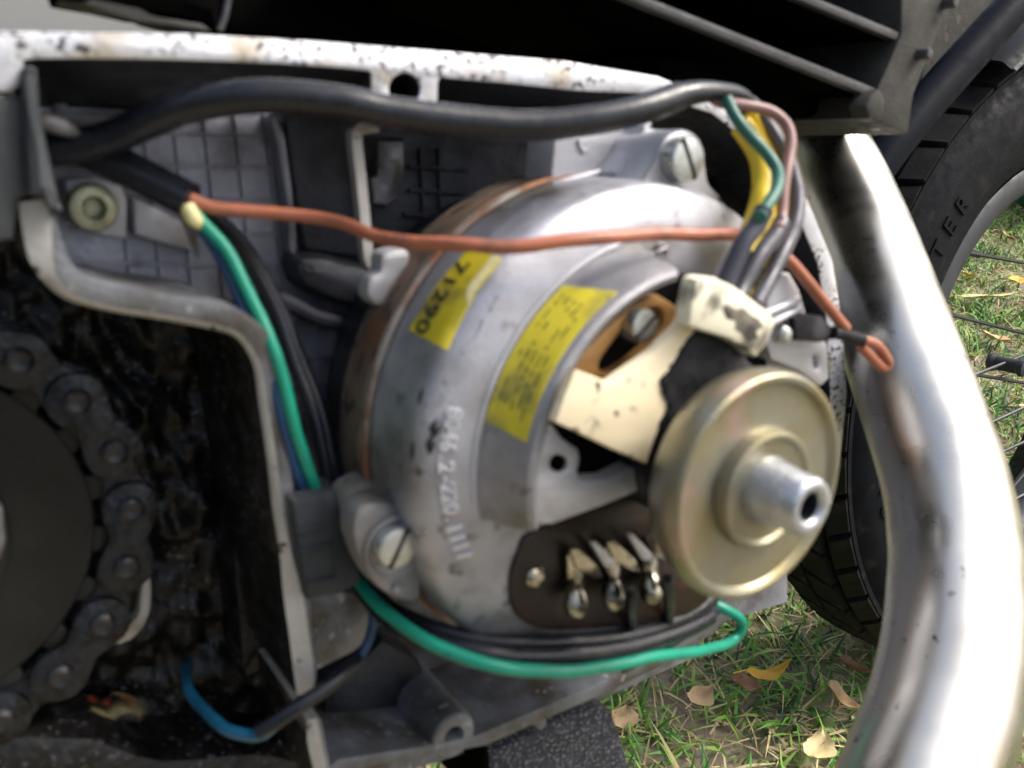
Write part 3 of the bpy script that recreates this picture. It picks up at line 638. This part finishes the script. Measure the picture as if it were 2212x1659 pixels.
# terminal board with rivet and three spade terminals; recess shadow put into board colour
bo = [(1150, 1150), (1122, 1190), (1104, 1240), (1104, 1290), (1120, 1330), (1150, 1352), (1210, 1362), (1350, 1352), (1480, 1330), (1540, 1270), (1500, 1150), (1430, 1046), (1300, 1095)]
brd = pprism('terminal_board', bo, 33, 35.6, m_board, alt, .3, sm=3)
lathe('rivet', [(2.9, 35.4), (2.7, 37), (1.8, 38), (.01, 38.4)], m_brass, brd, E(1158, 1250, 37)[:2], 24)
for i, (x, y) in enumerate(((1246, 1300), (1326, 1284), (1408, 1270))):
    tr = pprism('terminal', [(x - 20, y - 100), (x - 4, y - 108), (x + 14, y - 60), (x + 16, y - 10), (x - 16, y)], 37.5, 38.6, m_brass, brd, .25)
    a = np.array(E(x - 8, y - 96, 39)); b = np.array(E(x + 70, y - 40, 41)); 
    pprism('fork', [(x - 14, y - 112), (x + 2, y - 116), (x + 46, y - 76), (x + 60, y - 46), (x + 40, y - 50), (x + 20, y - 62), (x + 2, y - 70)], 38.7, 39.8, m_brass, tr, .25)
    pprism('fork', [(x + 30, y - 128), (x + 42, y - 130), (x + 84, y - 86), (x + 80, y - 70), (x + 62, y - 74)], 38.7, 40.4, m_galv, tr, .25)
    tube('crimp', [E(x - 6, y - 34, 39), E(x - 3, y - 12, 40.5), E(x - 1, y + 12, 41.5), E(x + 2, y + 24, 41)], [1.9, 2.7, 3.0, 1.6], m_brass, tr)
# cream brush holder, black carbon dust block, slip disc, shaft
pprism('brush_holder', [(1508, 640), (1580, 650), (1600, 720), (1520, 712), (1505, 717), (1470, 776), (1450, 822), (1449, 870), (1432, 905), (1415, 950), (1398, 1002), (1376, 993), (1325, 972), (1262, 941), (1200, 912), (1218, 860), (1243, 799), (1280, 812), (1316, 827), (1345, 806), (1415, 757), (1466, 704)], 50, 52.5, m_cream, alt, .6)
pprism('holder_block', [(1512, 712), (1540, 720), (1574, 729), (1606, 748), (1618, 780), (1645, 800), (1640, 840), (1560, 880), (1500, 930), (1440, 990), (1424, 985), (1440, 920), (1452, 880), (1437, 850), (1430, 822), (1452, 800), (1470, 770), (1490, 735)], 46, 53.6, m_burnt, alt, 1.2)
pprism('carbon_smear', [(1500, 720), (1488, 742), (1470, 752), (1464, 778), (1446, 790), (1452, 806), (1434, 812), (1438, 838), (1428, 850), (1444, 862), (1438, 892), (1424, 915), (1430, 930), (1412, 960), (1420, 980), (1450, 930), (1480, 860), (1520, 760), (1530, 722)], 52.2, 52.75, m_burnt, alt, .15)
pprism('carbon_smear', [(1560, 664), (1572, 656), (1590, 668), (1606, 664), (1622, 680), (1640, 690), (1650, 706), (1634, 716), (1640, 732), (1618, 738), (1604, 722), (1588, 712), (1590, 694), (1570, 688)], 57.8, 58.12, m_burnt2, alt, .1)
disc = lathe('slip_ring_disc', [(16, 58), (22, 59), (24.6, 61.5), (26.0, 64.5), (26.6, 67), (26.6, 69.6), (26.1, 71.2), (25.4, 71.8), (24.5, 71.8), (23.9, 71.4), (23.5, 70.6), (23.3, 70.4), (14.2, 69.8), (13.9, 69.9), (13.7, 72.6), (13.4, 73.3), (12.8, 73.6), (12.2, 73.6), (11.6, 73.2), (11.3, 72.8), (8.6, 72.6), (5, 72.6)], m_zinc, alt, n=128, ang=24)
lathe('disc_core', [(15, 40), (15, 60.5), (10, 62)], m_burnt, disc, n=60)
lathe('shaft_end', [(7.9, 72.4), (7.6, 73.4), (7.1, 76), (6.6, 79), (6.5, 83.4), (6.0, 84.4), (5.2, 84.8), (4.0, 84.7), (3.4, 84.2), (3.15, 83.6)], m_galv, disc, n=64, ang=50)
lathe('shaft_bore', [(3.15, 83.6), (3.05, 82.5), (3.0, 72.5), (.01, 72.3)], m_dark, disc, n=40)  # dark material stands in for the shade inside the bore
# engine lug on the stator's left and the bent metal strap
pprism('strap_lug', [(826, 552), (846, 540), (874, 538), (888, 548), (884, 576), (868, 610), (850, 640), (826, 662), (804, 654), (794, 632), (800, 600), (822, 585)], -8, -2, m_cast_lit, alt, 1.5, sm=3)

strap = thing('wire_strap', 'bent pale metal strap running down from the screw boss to the stator', 'strap', E(770, 400, -20))
def bar(name, P, w_, t_, mat, parent, k=6):
    Q = smooth(P, k); V = []; Fc = []; n = len(Q)
    for i in range(n):
        T = nrm(np.array(Q[min(i + 1, n - 1)]) - np.array(Q[max(i - 1, 0)])); Nn = np.array([0, 0, 1.]); Sd = nrm(np.cross(T, Nn)); Nn = np.cross(Sd, T)
        for a, b in ((-1, -1), (1, -1), (1, 1), (-1, 1)): V.append(np.array(Q[i]) + Sd * a * w_ / 2 + Nn * b * t_ / 2)
    for i in range(n - 1):
        for c in range(4): Fc.append((i * 4 + c, i * 4 + (c + 1) % 4, (i + 1) * 4 + (c + 1) % 4, (i + 1) * 4 + c))
    Fc += [(0, 1, 2, 3), tuple((n - 1) * 4 + c for c in range(4))]
    return link_mesh(name, V, Fc, mat, parent, ang=45)
bar('strip', [E(*p, -14) for p in ((812, 274), (790, 276), (768, 284), (766, 310), (776, 400), (786, 500), (792, 555), (802, 574), (826, 582), (850, 566))], 2.6, 3.5, m_worn, strap)

# ================================================================== RUBBER GROMMETS
g1 = thing('rubber_grommet', 'tall grey black rubber grommet at the left edge holding two thick cables', 'grommet', E(60, 300, 0))
pprism('grommet_body', [(-90, 206), (53, 208), (60, 300), (64, 420), (40, 436), (36, 480), (30, 520), (-90, 540)], -40, 1, m_rubber, g1, 2)
pprism('flange', [(50, 146), (66, 140), (82, 148), (88, 240), (106, 330), (128, 430), (138, 455), (120, 468), (96, 428), (62, 422), (56, 300)], -40, 5, m_rubber, g1, 2)
tube('collar', [E(88, 258, -12), E(112, 266, -12), E(140, 275, -13), E(168, 290, -16)], [1.9, 2.0, 1.8, .8], m_case, g1)
g2 = thing('rubber_grommet', 'square grey rubber grommet block left of the lower alternator screw', 'grommet', E(700, 1180, 0))
pprism('grommet_body', [(632, 1082), (690, 1070), (742, 1064), (756, 1100), (768, 1180), (784, 1262), (740, 1284), (668, 1300), (650, 1220)], -30, 5, m_rubber, g2, 1.6)
for q in ([(646, 1150), (700, 1136), (700, 1140), (648, 1155)], [(650, 1192), (716, 1176), (718, 1181), (652, 1197)], [(664, 1262), (724, 1248), (725, 1253), (665, 1267)], [(716, 1176), (722, 1176), (732, 1248), (726, 1250)]):
    pprism('moulded_rib', q, 4, 6, m_rubber, g2, .4)

# ================================================================== CYLINDER, BOOT
cyl = thing('engine_cylinder', 'black finned engine cylinder filling the top of the picture', 'engine cylinder', E(1500, 100, -20))
pprism('cylinder_block', [(482, -160), (490, 40), (500, 70), (700, 82), (1015, 108), (1217, 124), (1423, 158), (1560, 214), (1660, 250), (1787, 249), (1930, 250), (1990, 100), (2040, -160)], -150, -95, m_fin, cyl, 3)
pprism('base_flange', [(1420, 120), (1600, 140), (1880, 230), (1966, 288), (1900, 282), (1790, 251), (1700, 256), (1600, 235), (1423, 160)], -120, -22, m_fin, cyl, 2)
def fin(a, b, th, h0=-120, h1=-2):
    (xa, ya), (xb, yb) = a, b
    f = pprism('cooling_fin', [(xa, ya), (xb, yb), (xb - 4, yb + th), (xa - 4, ya + th)], h0, h1, m_fin, cyl, 0)
    pprism('fin_edge', [(xa, ya), (xb, yb), (xb - 4, yb + th), (xa - 4, ya + th)], h1 - 2, h1 + 1, m_finedge, f, .8)
fin((1150, -106), (1904, 194), 22); fin((1560, -90), (1948, 70), 20); fin((1900, -110), (1990, -60), 20)
fin((700, -104), (1500, 112), 12, -140, -60)
pprism('front_plate', [(1950, -60), (1948, 70), (1920, 140), (1890, 205), (1876, 255), (1964, 290), (1976, 205), (2018, 100), (2040, 34), (2062, -60)], -120, 0, m_finplate, cyl, 1.5)
pprism('broken_corner', [(1886, 200), (1902, 192), (1914, 215), (1908, 262), (1880, 256), (1872, 228)], -4, 3, m_finplate, cyl, 1.2)
for x, y in ((1996, 116), (2052, 6)):
    lathe('stud', [(2.0, -3), (2.0, 3.5), (1.5, 4.4), (.01, 4.5)], m_finedge, cyl, E(x, y, 2)[:2], 18)
tube('casting_seam', [E(496, -30, -30), E(486, 30, -30), E(474, 64, -30)], .9, m_finedge, cyl)
boot = thing('intake_boot', 'dark rubber intake boot sloping down above the left end of the bright rim', 'intake boot', E(300, 20, -30))
pprism('boot_body', [(90, -120), (130, -4), (220, 12), (297, 30), (390, 42), (450, 54), (474, 70), (486, 40), (490, -120)], -44, -28, m_fin, boot, 4)
pprism('boot_flange', [(132, -2), (297, 28), (440, 50), (462, 68), (425, 72), (370, 60), (320, 46), (298, 34), (200, 14)], -34, -24, m_finplate, boot, 1.5)

frm = thing('frame_tube', 'dark blue black frame tube sloping down behind the cylinder front plate', 'frame tube', Z(2050, 190, 420))
tube('tube', [Z(2420, -260, 440), Z(2284, -90, 432), Z(2164, 40, 424), Z(2042, 176, 416), Z(1930, 310, 408), Z(1850, 430, 404), Z(1800, 560, 402), Z(1780, 700, 404), Z(1730, 860, 408), Z(1640, 1000, 412)], 9, m_frame, frm, 8, 32)
pprism('mount_plate', [(2040, -80), (2330, -80), (2200, 30), (2080, 160), (2010, 240), (1985, 200)], -150, -140, m_finplate, frm, 2)

# ================================================================== CHAIN AND SPROCKET
CH = -40.0; CC = (-164.0, -19.3); CR = 51.5
spk = thing('drive_sprocket', 'dark oily drive sprocket disc at the left edge inside the chain', 'sprocket', (CC[0], CC[1], CH))
lathe('disc', [(6, -48), (6, -38), (14, -37.5), (15, -35), (24, -34.5), (25, -37.6), (42.6, -37.2), (43.2, -37.8), (43.2, -46)], m_sprock, spk, CC, 72)
for k in range(20):
    a = 2 * math.pi * (k + .5) / 20
    q = [(43, -3.4), (48, -2.6), (51.5, -1.2), (52.5, 0), (51.5, 1.2), (48, 2.6), (43, 3.4)]
    loop = [(CC[0] + x * math.cos(a) - y * math.sin(a), CC[1] + x * math.sin(a) + y * math.cos(a)) for x, y in q]
    prism('tooth', [loop], -43.5, -37.5, m_sprock, spk, .4)
pprism('lock_washer', [(-120, 1040), (-20, 1060), (8, 1100), (14, 1170), (2, 1215), (-120, 1240)], -38, -33.5, m_case, spk, 1.2)
chn = thing('drive_chain', 'greasy black roller chain wrapped round the sprocket', 'chain', (CC[0], CC[1], CH))
a_first = math.atan2(E(162, 855, CH)[1] - CC[1], E(162, 855, CH)[0] - CC[0])
step = 2 * math.asin(15.875 / 2 / CR)
def dogbone(L, r, waist):
    pts = []
    for s in (1, -1):
        for k in range(13):
            a = math.radians(-110 + 220 * k / 12); pts.append((s * (L / 2 + r * math.cos(a)), s * r * math.sin(a)))
        pts.append((-0.0 * s, s * waist))
    return pts
def link_me(name, r, waist, h0, h1, mat):
    V0 = len(bpy.data.meshes); o = prism(name, [dogbone(15.875, r, waist)], h0, h1, mat, chn, .5); me = o.data
    off = np.array(chn['org']) * .001
    for v in me.vertices: v.co += Vector(off)
    bpy.data.objects.remove(o); return me
me_outer = link_me('outer_plate', 7.0, 4.6, 3.4, 5.2, m_chain); me_inner = link_me('inner_plate', 7.0, 4.6, 1.2, 3.1, m_chain)
me_outer_b = link_me('outer_plate', 7.0, 4.6, -6, -4.4, m_chain); me_inner_b = link_me('inner_plate', 7.0, 4.6, -4.2, -2.6, m_chain)
tmp = lathe('pin', [(3.2, -5), (3.2, 5.0), (3.4, 5.1), (3.2, 6.2), (2.2, 6.9), (1.0, 6.6), (.01, 6.5)], m_pin, chn, (0, 0), 20, loc=(0, 0, 0)); me_pin = tmp.data; bpy.data.objects.remove(tmp)
tmp = lathe('roller', [(4.9, -2.5), (5.1, -2), (5.1, 1), (4.9, 1.2)], m_chain, chn, (0, 0), 24, loc=(0, 0, 0)); me_rol = tmp.data; bpy.data.objects.remove(tmp)
def lk(name, me, parent, loc, rz):
    o = bpy.data.objects.new(name, me); COL.objects.link(o); o.parent = parent; o.location = loc; o.rotation_euler = (0, 0, rz); return o
for k in range(-3, 10):
    a = a_first - step * k; b = a - step; am = (a + b) / 2; rm = CR * math.cos(step / 2)
    # the lower run leaves the sprocket towards the rear wheel on a straight line
    mid = (rm * math.cos(am) * .001, rm * math.sin(am) * .001, 0)
    outer = (k % 2 == 0)
    p = lk('outer_link' if outer else 'inner_link', me_outer if outer else me_inner, chn, mid, am + math.pi / 2)
    lk('back_plate', me_outer_b if outer else me_inner_b, p, (0, 0, 0), 0)
    for s in (-1, 1):
        if outer: lk('pin', me_pin, p, (s * .0079375, 0, 0), 0)
        else: lk('roller', me_rol, p, (s * .0079375, 0, 0), 0)

# ================================================================== EXHAUST PIPE
pipe = thing('exhaust_pipe', 'large chrome exhaust downpipe curving down the right side in front of the wheel', 'exhaust pipe', Z(1832, 438, 385))
PP = [(1590, 60, 412), (1660, 160, 402), (1734, 262, 394), (1832, 438, 380), (1940, 744, 325), (2032, 1014, 302), (2062, 1180, 285), (2066, 1300, 270), (2060, 1410, 259), (2036, 1534, 249), (2000, 1650, 240), (1955, 1770, 232), (1900, 1900, 226)]
tube('pipe', [Z(*p) for p in PP], 20.0, m_chrome, pipe, 10, 64)

# ================================================================== FRONT WHEEL
whl = thing('front_wheel', 'motorcycle front wheel with black block tread tyre and grey rim behind the exhaust', 'wheel', WC)
def RT(r): return 168.5 + (r - 165) * 78 / 86
tyre = lathe('tyre', [(RT(r), h + WC[2]) for r, h in [(160, 6), (166, 18), (180, 30), (205, 38), (232, 36), (248, 30), (252, 24), (257, 18), (261, 0), (261, -28), (257, -46), (252, -54), (248, -60), (232, -64), (205, -62), (180, -50), (166, -30)]], m_tyre, whl, (WC[0], WC[1]), 160, ang=40)
lathe('shoulder_ridge', [(RT(r), h + WC[2]) for r, h in [(248.5, 30.4), (252.8, 30.6), (253.2, 27), (250, 25)]], m_tyre, tyre, (WC[0], WC[1]), 160)
rim = lathe('rim', [(146 + (r - 140) * 24 / 26, h + WC[2]) for r, h in [(166, 20), (164, 21.5), (157, 22), (148, 21), (143, 17), (140, 8), (139, 0), (140, -8), (143, -17), (148, -21), (164, -21.5)]], m_rim, whl, (WC[0], WC[1]), 160, ang=40)
lathe('axle_hub', [(r, h + WC[2]) for r, h in [(3, 16), (7, 15), (8, 12), (6, 9), (6, -9), (8, -12), (7, -15), (3, -16)]], m_rim, whl, (WC[0], WC[1]), 48)
# tread blocks: two staggered side rows and a centre row, one shared mesh each
def tread_me(w_, l_, t_, sk):
    V = []
    for z, f in ((0, 1), (t_, .9)):
        for a, b in ((-1, -1), (1, -1), (1, 1), (-1, 1)): V.append((z, (a * l_ / 2 + b * sk) * f, b * w_ / 2 * f))
    me = bpy.data.meshes.new('tread_block'); me.from_pydata((np.array(V) * .001).tolist(), [], [(3, 2, 1, 0), (4, 5, 6, 7), (0, 1, 5, 4), (1, 2, 6, 5), (2, 3, 7, 6), (3, 0, 4, 7)])
    me.materials.append(m_tread); return me
tm_c = tread_me(25, 29.6, 5.5, 4); tm_l = tread_me(17, 28.6, 5, -3)
NB = 50
for k in range(NB):
    a = 2 * math.pi * k / NB
    for me_t, rr, hh, da, tilt in ((tm_c, RT(260.5), -1, 0, 0), (tm_c, RT(260.5), -27, .5, 0), (tm_l, RT(254.5), 21.5, .5, .45), (tm_l, RT(254.5), -50, 0, -.45)):
        aa = a + da * 2 * math.pi / NB
        o = bpy.data.objects.new('tread_block', me_t); COL.objects.link(o); o.parent = whl
        o.matrix_parent_inverse = Matrix.Identity(4)
        o.matrix_basis = Matrix.Translation((rr * math.cos(aa) * .001, rr * math.sin(aa) * .001, hh * .001)) @ Matrix.Rotation(aa, 4, 'Z') @ Matrix.Rotation(-tilt, 4, 'Y')
mg = thing('mudguard', 'black front mudguard edge over the tyre at the top right corner', 'mudguard', WC)
ma = math.degrees(math.atan2(E(2150, 120, -185)[1] - WC[1], E(2150, 120, -185)[0] - WC[0]))
lathe('mudguard_shell', [(263, WC[2] + 46), (270, WC[2] + 40), (275, WC[2] + 20), (276, WC[2]), (275, WC[2] - 20), (270, WC[2] - 44), (260, WC[2] - 60), (258, WC[2] - 60), (268, WC[2] - 43), (273, WC[2] - 20), (274, WC[2]), (273, WC[2] + 20), (268, WC[2] + 39), (261, WC[2] + 46)], m_frame, mg, (WC[0], WC[1]), 48, 60, ma + 13, ang=50)
lathe('mudguard_bead', [(260, WC[2] + 45), (263, WC[2] + 48), (265, WC[2] + 46)], m_rubber, mg, (WC[0], WC[1]), 48, 60, ma + 13)
# raised letters on the sidewall
tl = Acc()
def tyre_text(body, deg, r0, size, sgn=1):
  for k, chx in enumerate(body):
    V, Fc = text_mesh(chx, size, .9); V = [(x + (k - (len(body) - 1) / 2) * size * .95, y, z) for x, y, z in V]; th = math.radians(deg)
    out = []
    for x, y, z in V:
        a = th - sgn * x / r0; r = r0 + sgn * y; h = float(np.interp(r, [RT(q) for q in (166, 180, 205, 232, 248)], [18, 30, 38, 36, 30])) + .3 + z
        out.append((r * math.cos(a), r * math.sin(a), h))
    link_mesh('sidewall_letter', out, Fc, m_tyre, tyre, smooth=False, loc=(0, 0, 0))
def tdeg(x, y): e = E(x, y, WC[2] + 36); return math.degrees(math.atan2(e[1] - WC[1], e[0] - WC[0]))
tyre_text('CAME', tdeg(1872, 1030) + 2, RT(218), 19); tyre_text('TER', tdeg(2040, 480), RT(214), 19)
def spoke(p, q, ext=170, r=1.5, h=WC[2]):
    a = np.array(E(*p, h)); b = np.array(E(*q, h)); d = nrm(b - a)
    V, Fc = tube_geo([a - d * 14, a + d * 8, a + d * 9, a + d * ext], [r * 1.7, r * 1.7, r, r], 8)
    link_mesh('spoke', V, Fc, m_spoke, whl, loc=WC)
for p, q in (((2105, 548), (2212, 568)), ((2046, 678), (2212, 720)), ((2083, 805), (2212, 827)), ((2100, 812), (2212, 768)), ((2125, 920), (2212, 880)), ((2145, 985), (2212, 955)), ((2172, 1070), (2212, 1023)), ((2180, 1085), (2212, 1068)), ((2200, 1260), (2240, 1180))):
    spoke(p, q)

# skid / footrest plate under the engine
skid = thing('steel_plate', 'speckled black steel plate under the engine near the bottom edge', 'plate', E(1200, 1600, -30))
pprism('plate', [(1052, 1622), (1121, 1602), (1200, 1556), (1301, 1528), (1325, 1540), (1345, 1600), (1364, 1665), (1380, 1760), (1060, 1760), (1055, 1665)], -90, -26, m_skid, skid, 2)
pprism('side_lip', [(1046, 1622), (1056, 1620), (1060, 1660), (1066, 1760), (1050, 1760)], -60, -24, m_fin, skid, .6)
pprism('tab', [(1150, 1566), (1164, 1540), (1180, 1538), (1184, 1566), (1170, 1580)], -30, -10, m_case, case, 1)

# ================================================================== CABLES AND WIRES
cab = thing('thick_cable', 'thick black cable arching from the left grommet over the alternator', 'cable', E(300, 270, -10))
tube('sheath', wpts([(60, 330, -22), (111, 322, -20), (170, 314, -18), (245, 294, -14), (320, 262, -8), (400, 232, -2), (500, 212, 4), (600, 208, 8), (745, 222, 12), (846, 243, 14), (1015, 264, 18), (1150, 272, 22), (1284, 258, 26), (1385, 236, 28), (1467, 208, 28)]), 3.55, m_cable, cab, 8, 20)
tube('inner_wires', wpts([(1440, 214, 28), (1500, 200, 28), (1560, 198, 28), (1600, 206, 27), (1625, 222, 26)]), [3.2, 2.9, 2.3, 2.0, 1.2], m_cable, cab, 6, 16)
cab2 = thing('thick_cable', 'shorter black cable sleeve pointing down right with coloured wires leaving its end', 'cable', E(300, 390, -20))
tube('sheath', wpts([(40, 300, -28), (110, 306, -27), (170, 318, -26), (245, 350, -23), (330, 392, -19), (412, 434, -14)]), 4.1, m_cable, cab2, 7, 20)
tube('torn_insulation', wpts([(404, 446, -13), (414, 466, -12), (430, 484, -12), (440, 494, -12)]), [1.8, 1.9, 1.5, .6], m_worn_lab, cab2)
tube('torn_insulation', wpts([(400, 452, -14), (408, 490, -14), (420, 530, -15), (430, 560, -16)]), [1.4, 1.1, .8, .3], m_case, cab2)
ow = wire('orange_wire', [(405, 428, -14), (440, 444, -13), (472, 452, -12), (573, 462, -9), (674, 472, -4), (745, 485, 2), (812, 509, 10), (897, 524, 20), (960, 529, 27), (1015, 531, 32), (1116, 532, 37), (1217, 521, 41), (1318, 511, 43), (1423, 505, 43), (1534, 508, 44), (1601, 511, 44), (1660, 530, 43), (1702, 562, 43), (1743, 609, 44), (1786, 660, 45), (1827, 712, 46)], 1.55, m_orange, 'long orange wire running across the alternator from the left cable to the right terminal')
tube('crimp', wpts([(1800, 718, 45.5), (1826, 724, 46), (1862, 734, 46)]), 1.75, m_burnt, ow)
tube('wire_end', wpts([(1856, 732, 46), (1894, 746, 47), (1918, 782, 47), (1908, 794, 46.5), (1884, 774, 46.5), (1860, 748, 46)]), 1.45, m_orange, ow)
wire('green_wire', [(412, 446, -14), (438, 485, -12), (489, 542, -9), (526, 609, -6), (566, 687, -3), (593, 758, 0), (617, 845, 1), (644, 946, 1), (671, 1031, 0), (690, 1085, -2), (720, 1180, -8)], 1.5, m_green, 'bright green wire running down beside the partition wall into the lower grommet')
wire('blue_wire', [(410, 450, -14), (430, 488, -13), (478, 560, -11), (508, 622, -8), (545, 700, -5), (575, 780, -2), (603, 880, 0), (630, 980, 0), (655, 1062, -1), (700, 1180, -8)], 1.25, m_blue, 'dark blue wire close along the left of the bright green wire')
for i, (o1, lb) in enumerate(((0, 'black wire just right of the bright green wire above the lower grommet'), (20, 'outer black wire of the pair nearest the stator above the lower grommet'))):
    wire('black_wire', [(418, 440, -16), (500, 500, -22), (545 + o1 * .4, 570, -24), (600 + o1 * .5, 680, -22), (645 + o1 * .7, 800, -17), (680 + o1 * .8, 900, -12), (702 + o1 * .8, 1000, -9), (716 + o1, 1080, -8), (735 + o1, 1180, -12)], 1.9, m_cable, lb, group='black wires of the loom')
wire('green_wire', [(740, 1200, -6), (785, 1268, 2), (834, 1320, 14), (903, 1375, 26), (972, 1410, 34), (1059, 1437, 41), (1145, 1448, 44), (1232, 1451, 44), (1336, 1434, 41), (1423, 1417, 38), (1536, 1404, 30), (1581, 1382, 25), (1602, 1351, 25), (1595, 1333, 25), (1571, 1318, 24), (1546, 1306, 22)], 1.62, m_green, 'bright green wire looping under the alternator and back up beside the lawn')
wire('blue_wire', [(750, 1220, -6), (790, 1276, -1), (804, 1322, 0), (800, 1368, 0), (778, 1416, 1), (745, 1452, 2)], 1.3, m_blue, 'short dark blue wire hanging from the lower grommet')
slv = thing('wire_sleeve', 'slim black sleeve joining two blue wires across the gap in the partition wall', 'sleeve', E(660, 1510, 3))
tube('sleeve', wpts([(778, 1424, 2), (735, 1462, 4), (690, 1496, 5), (640, 1528, 5), (600, 1556, 4), (558, 1582, 2)]), 2.0, m_cable, slv)
wire('blue_wire', [(590, 1566, 3), (556, 1588, 1), (500, 1576, -6), (460, 1550, -14), (428, 1518, -24), (408, 1486, -34), (402, 1462, -44), (404, 1440, -56), (412, 1430, -64)], 1.55, m_blue_l, 'light blue wire curling up out of the slim black sleeve in the dark chain bay')
for pts, r_, lb in (([(745, 1210, -8), (830, 1304, 4), (900, 1345, 16), (960, 1366, 25), (1060, 1384, 32), (1160, 1388, 36), (1280, 1384, 37), (1400, 1362, 36), (1500, 1318, 32), (1545, 1285, 28)], 2.2, 'upper black wire following the lower edge of the alternator'),
                    ([(745, 1215, -9), (820, 1318, 4), (890, 1366, 18), (960, 1392, 28), (1060, 1412, 36), (1180, 1416, 39), (1300, 1406, 39), (1420, 1380, 36), (1530, 1335, 30)], 2.7, 'middle black wire between the green loop and the upper black wire'),
                    ([(1368, 1270, 43), (1362, 1310, 42), (1368, 1350, 36), (1372, 1385, 28), (1368, 1412, 20)], 1.45, 'short black wire dropping from the middle terminal'),
                    ([(1440, 1250, 44), (1446, 1290, 42), (1444, 1340, 36), (1432, 1380, 28), (1420, 1405, 20)], 1.45, 'short black wire dropping from the right terminal')):
    wire('black_wire', pts, r_, m_cable, lb, group='black wires of the loom')
slv2 = thing('wire_sleeve', 'dark grey loom sleeve at the lower right end of the case below the slip disc', 'sleeve', E(1460, 1370, 18))
tube('sleeve', wpts([(1340, 1440, 14), (1400, 1412, 16), (1460, 1376, 19), (1510, 1342, 21), (1546, 1312, 22)]), 2.3, m_sleeve, slv2)
# bundle into the pale plug
hB = 40
def bw(name, pts, r, mat, lb, sleeve=None, h0=28, h1=50):
    n = len(pts); P = [(x, y, h0 + (h1 - h0) * i / (n - 1)) for i, (x, y) in enumerate(pts)]
    t = thing(name, lb, 'wire', E(*P[0]), 'wires entering the pale plug'); tube('insulation', wpts(P), r, mat, t)
    if sleeve:
        m = len(sleeve); Q = [(x, y, h1 - 2 + (54 - h1) * i / (m - 1)) for i, (x, y) in enumerate(sleeve)]; tube('sleeve', wpts(Q), r * 1.5, m_sleeve, t)
bw('brown_wire', [(1540, 212), (1560, 222), (1607, 228), (1662, 240), (1697, 268), (1708, 307), (1700, 360), (1692, 414), (1688, 470), (1682, 495)], 1.5, m_mauve, 'mauve brown wire arching over the bundle into the plug', [(1688, 480), (1672, 510), (1637, 556), (1604, 618), (1590, 650)], 26, 48)
bw('green_wire', [(1570, 214), (1588, 252), (1619, 292), (1656, 332), (1680, 372), (1677, 410), (1650, 454), (1642, 470)], 1.5, m_green_d, 'dark green wire curving across the yellow wires of the bundle', [(1652, 452), (1634, 488), (1607, 524), (1572, 600), (1560, 640)], 30, 54)
bw('yellow_wire', [(1600, 270), (1628, 310), (1645, 350), (1650, 400), (1644, 440), (1628, 490), (1604, 550)], 3.0, m_yel, 'thick yellow wire on the left of the bundle above the plug', None, 27, 46)
bw('yellow_wire', [(1620, 240), (1656, 300), (1672, 350), (1678, 400), (1676, 450), (1662, 492), (1642, 526), (1616, 580), (1604, 640)], 2.1, m_yel, 'yellow wire in the middle of the bundle above the plug', None, 24, 47)
bw('yellow_wire', [(1640, 236), (1680, 290), (1696, 360), (1703, 424), (1703, 460), (1694, 500), (1664, 560), (1640, 640)], 1.9, m_yel, 'yellow wire on the right of the bundle behind the brown wire', None, 22, 46)
bw('black_wire', [(1600, 210), (1640, 246), (1672, 292), (1696, 330), (1714, 384), (1722, 430), (1714, 491), (1690, 545), (1655, 615), (1630, 660)], 2.1, m_sleeve, 'black wire on the outside right of the bundle', None, 22, 52)
bw('black_wire', [(1590, 205), (1625, 225), (1664, 270), (1694, 320), (1704, 372), (1706, 430), (1696, 500), (1672, 560), (1640, 620)], 1.9, m_sleeve, 'black wire just inside the outermost black wire of the bundle', None, 18, 46)

plug = thing('wiring_plug', 'pale cream nylon plug with dirty end where the wire bundle enters', 'plug', E(1590, 690, 56))
pprism('plug_body', [(1507, 603), (1526, 598), (1548, 600), (1591, 620), (1640, 656), (1668, 677), (1676, 698), (1658, 744), (1635, 772), (1611, 751), (1574, 731), (1517, 714), (1490, 704), (1494, 660)], 53.5, 58, m_plug, plug, .9)
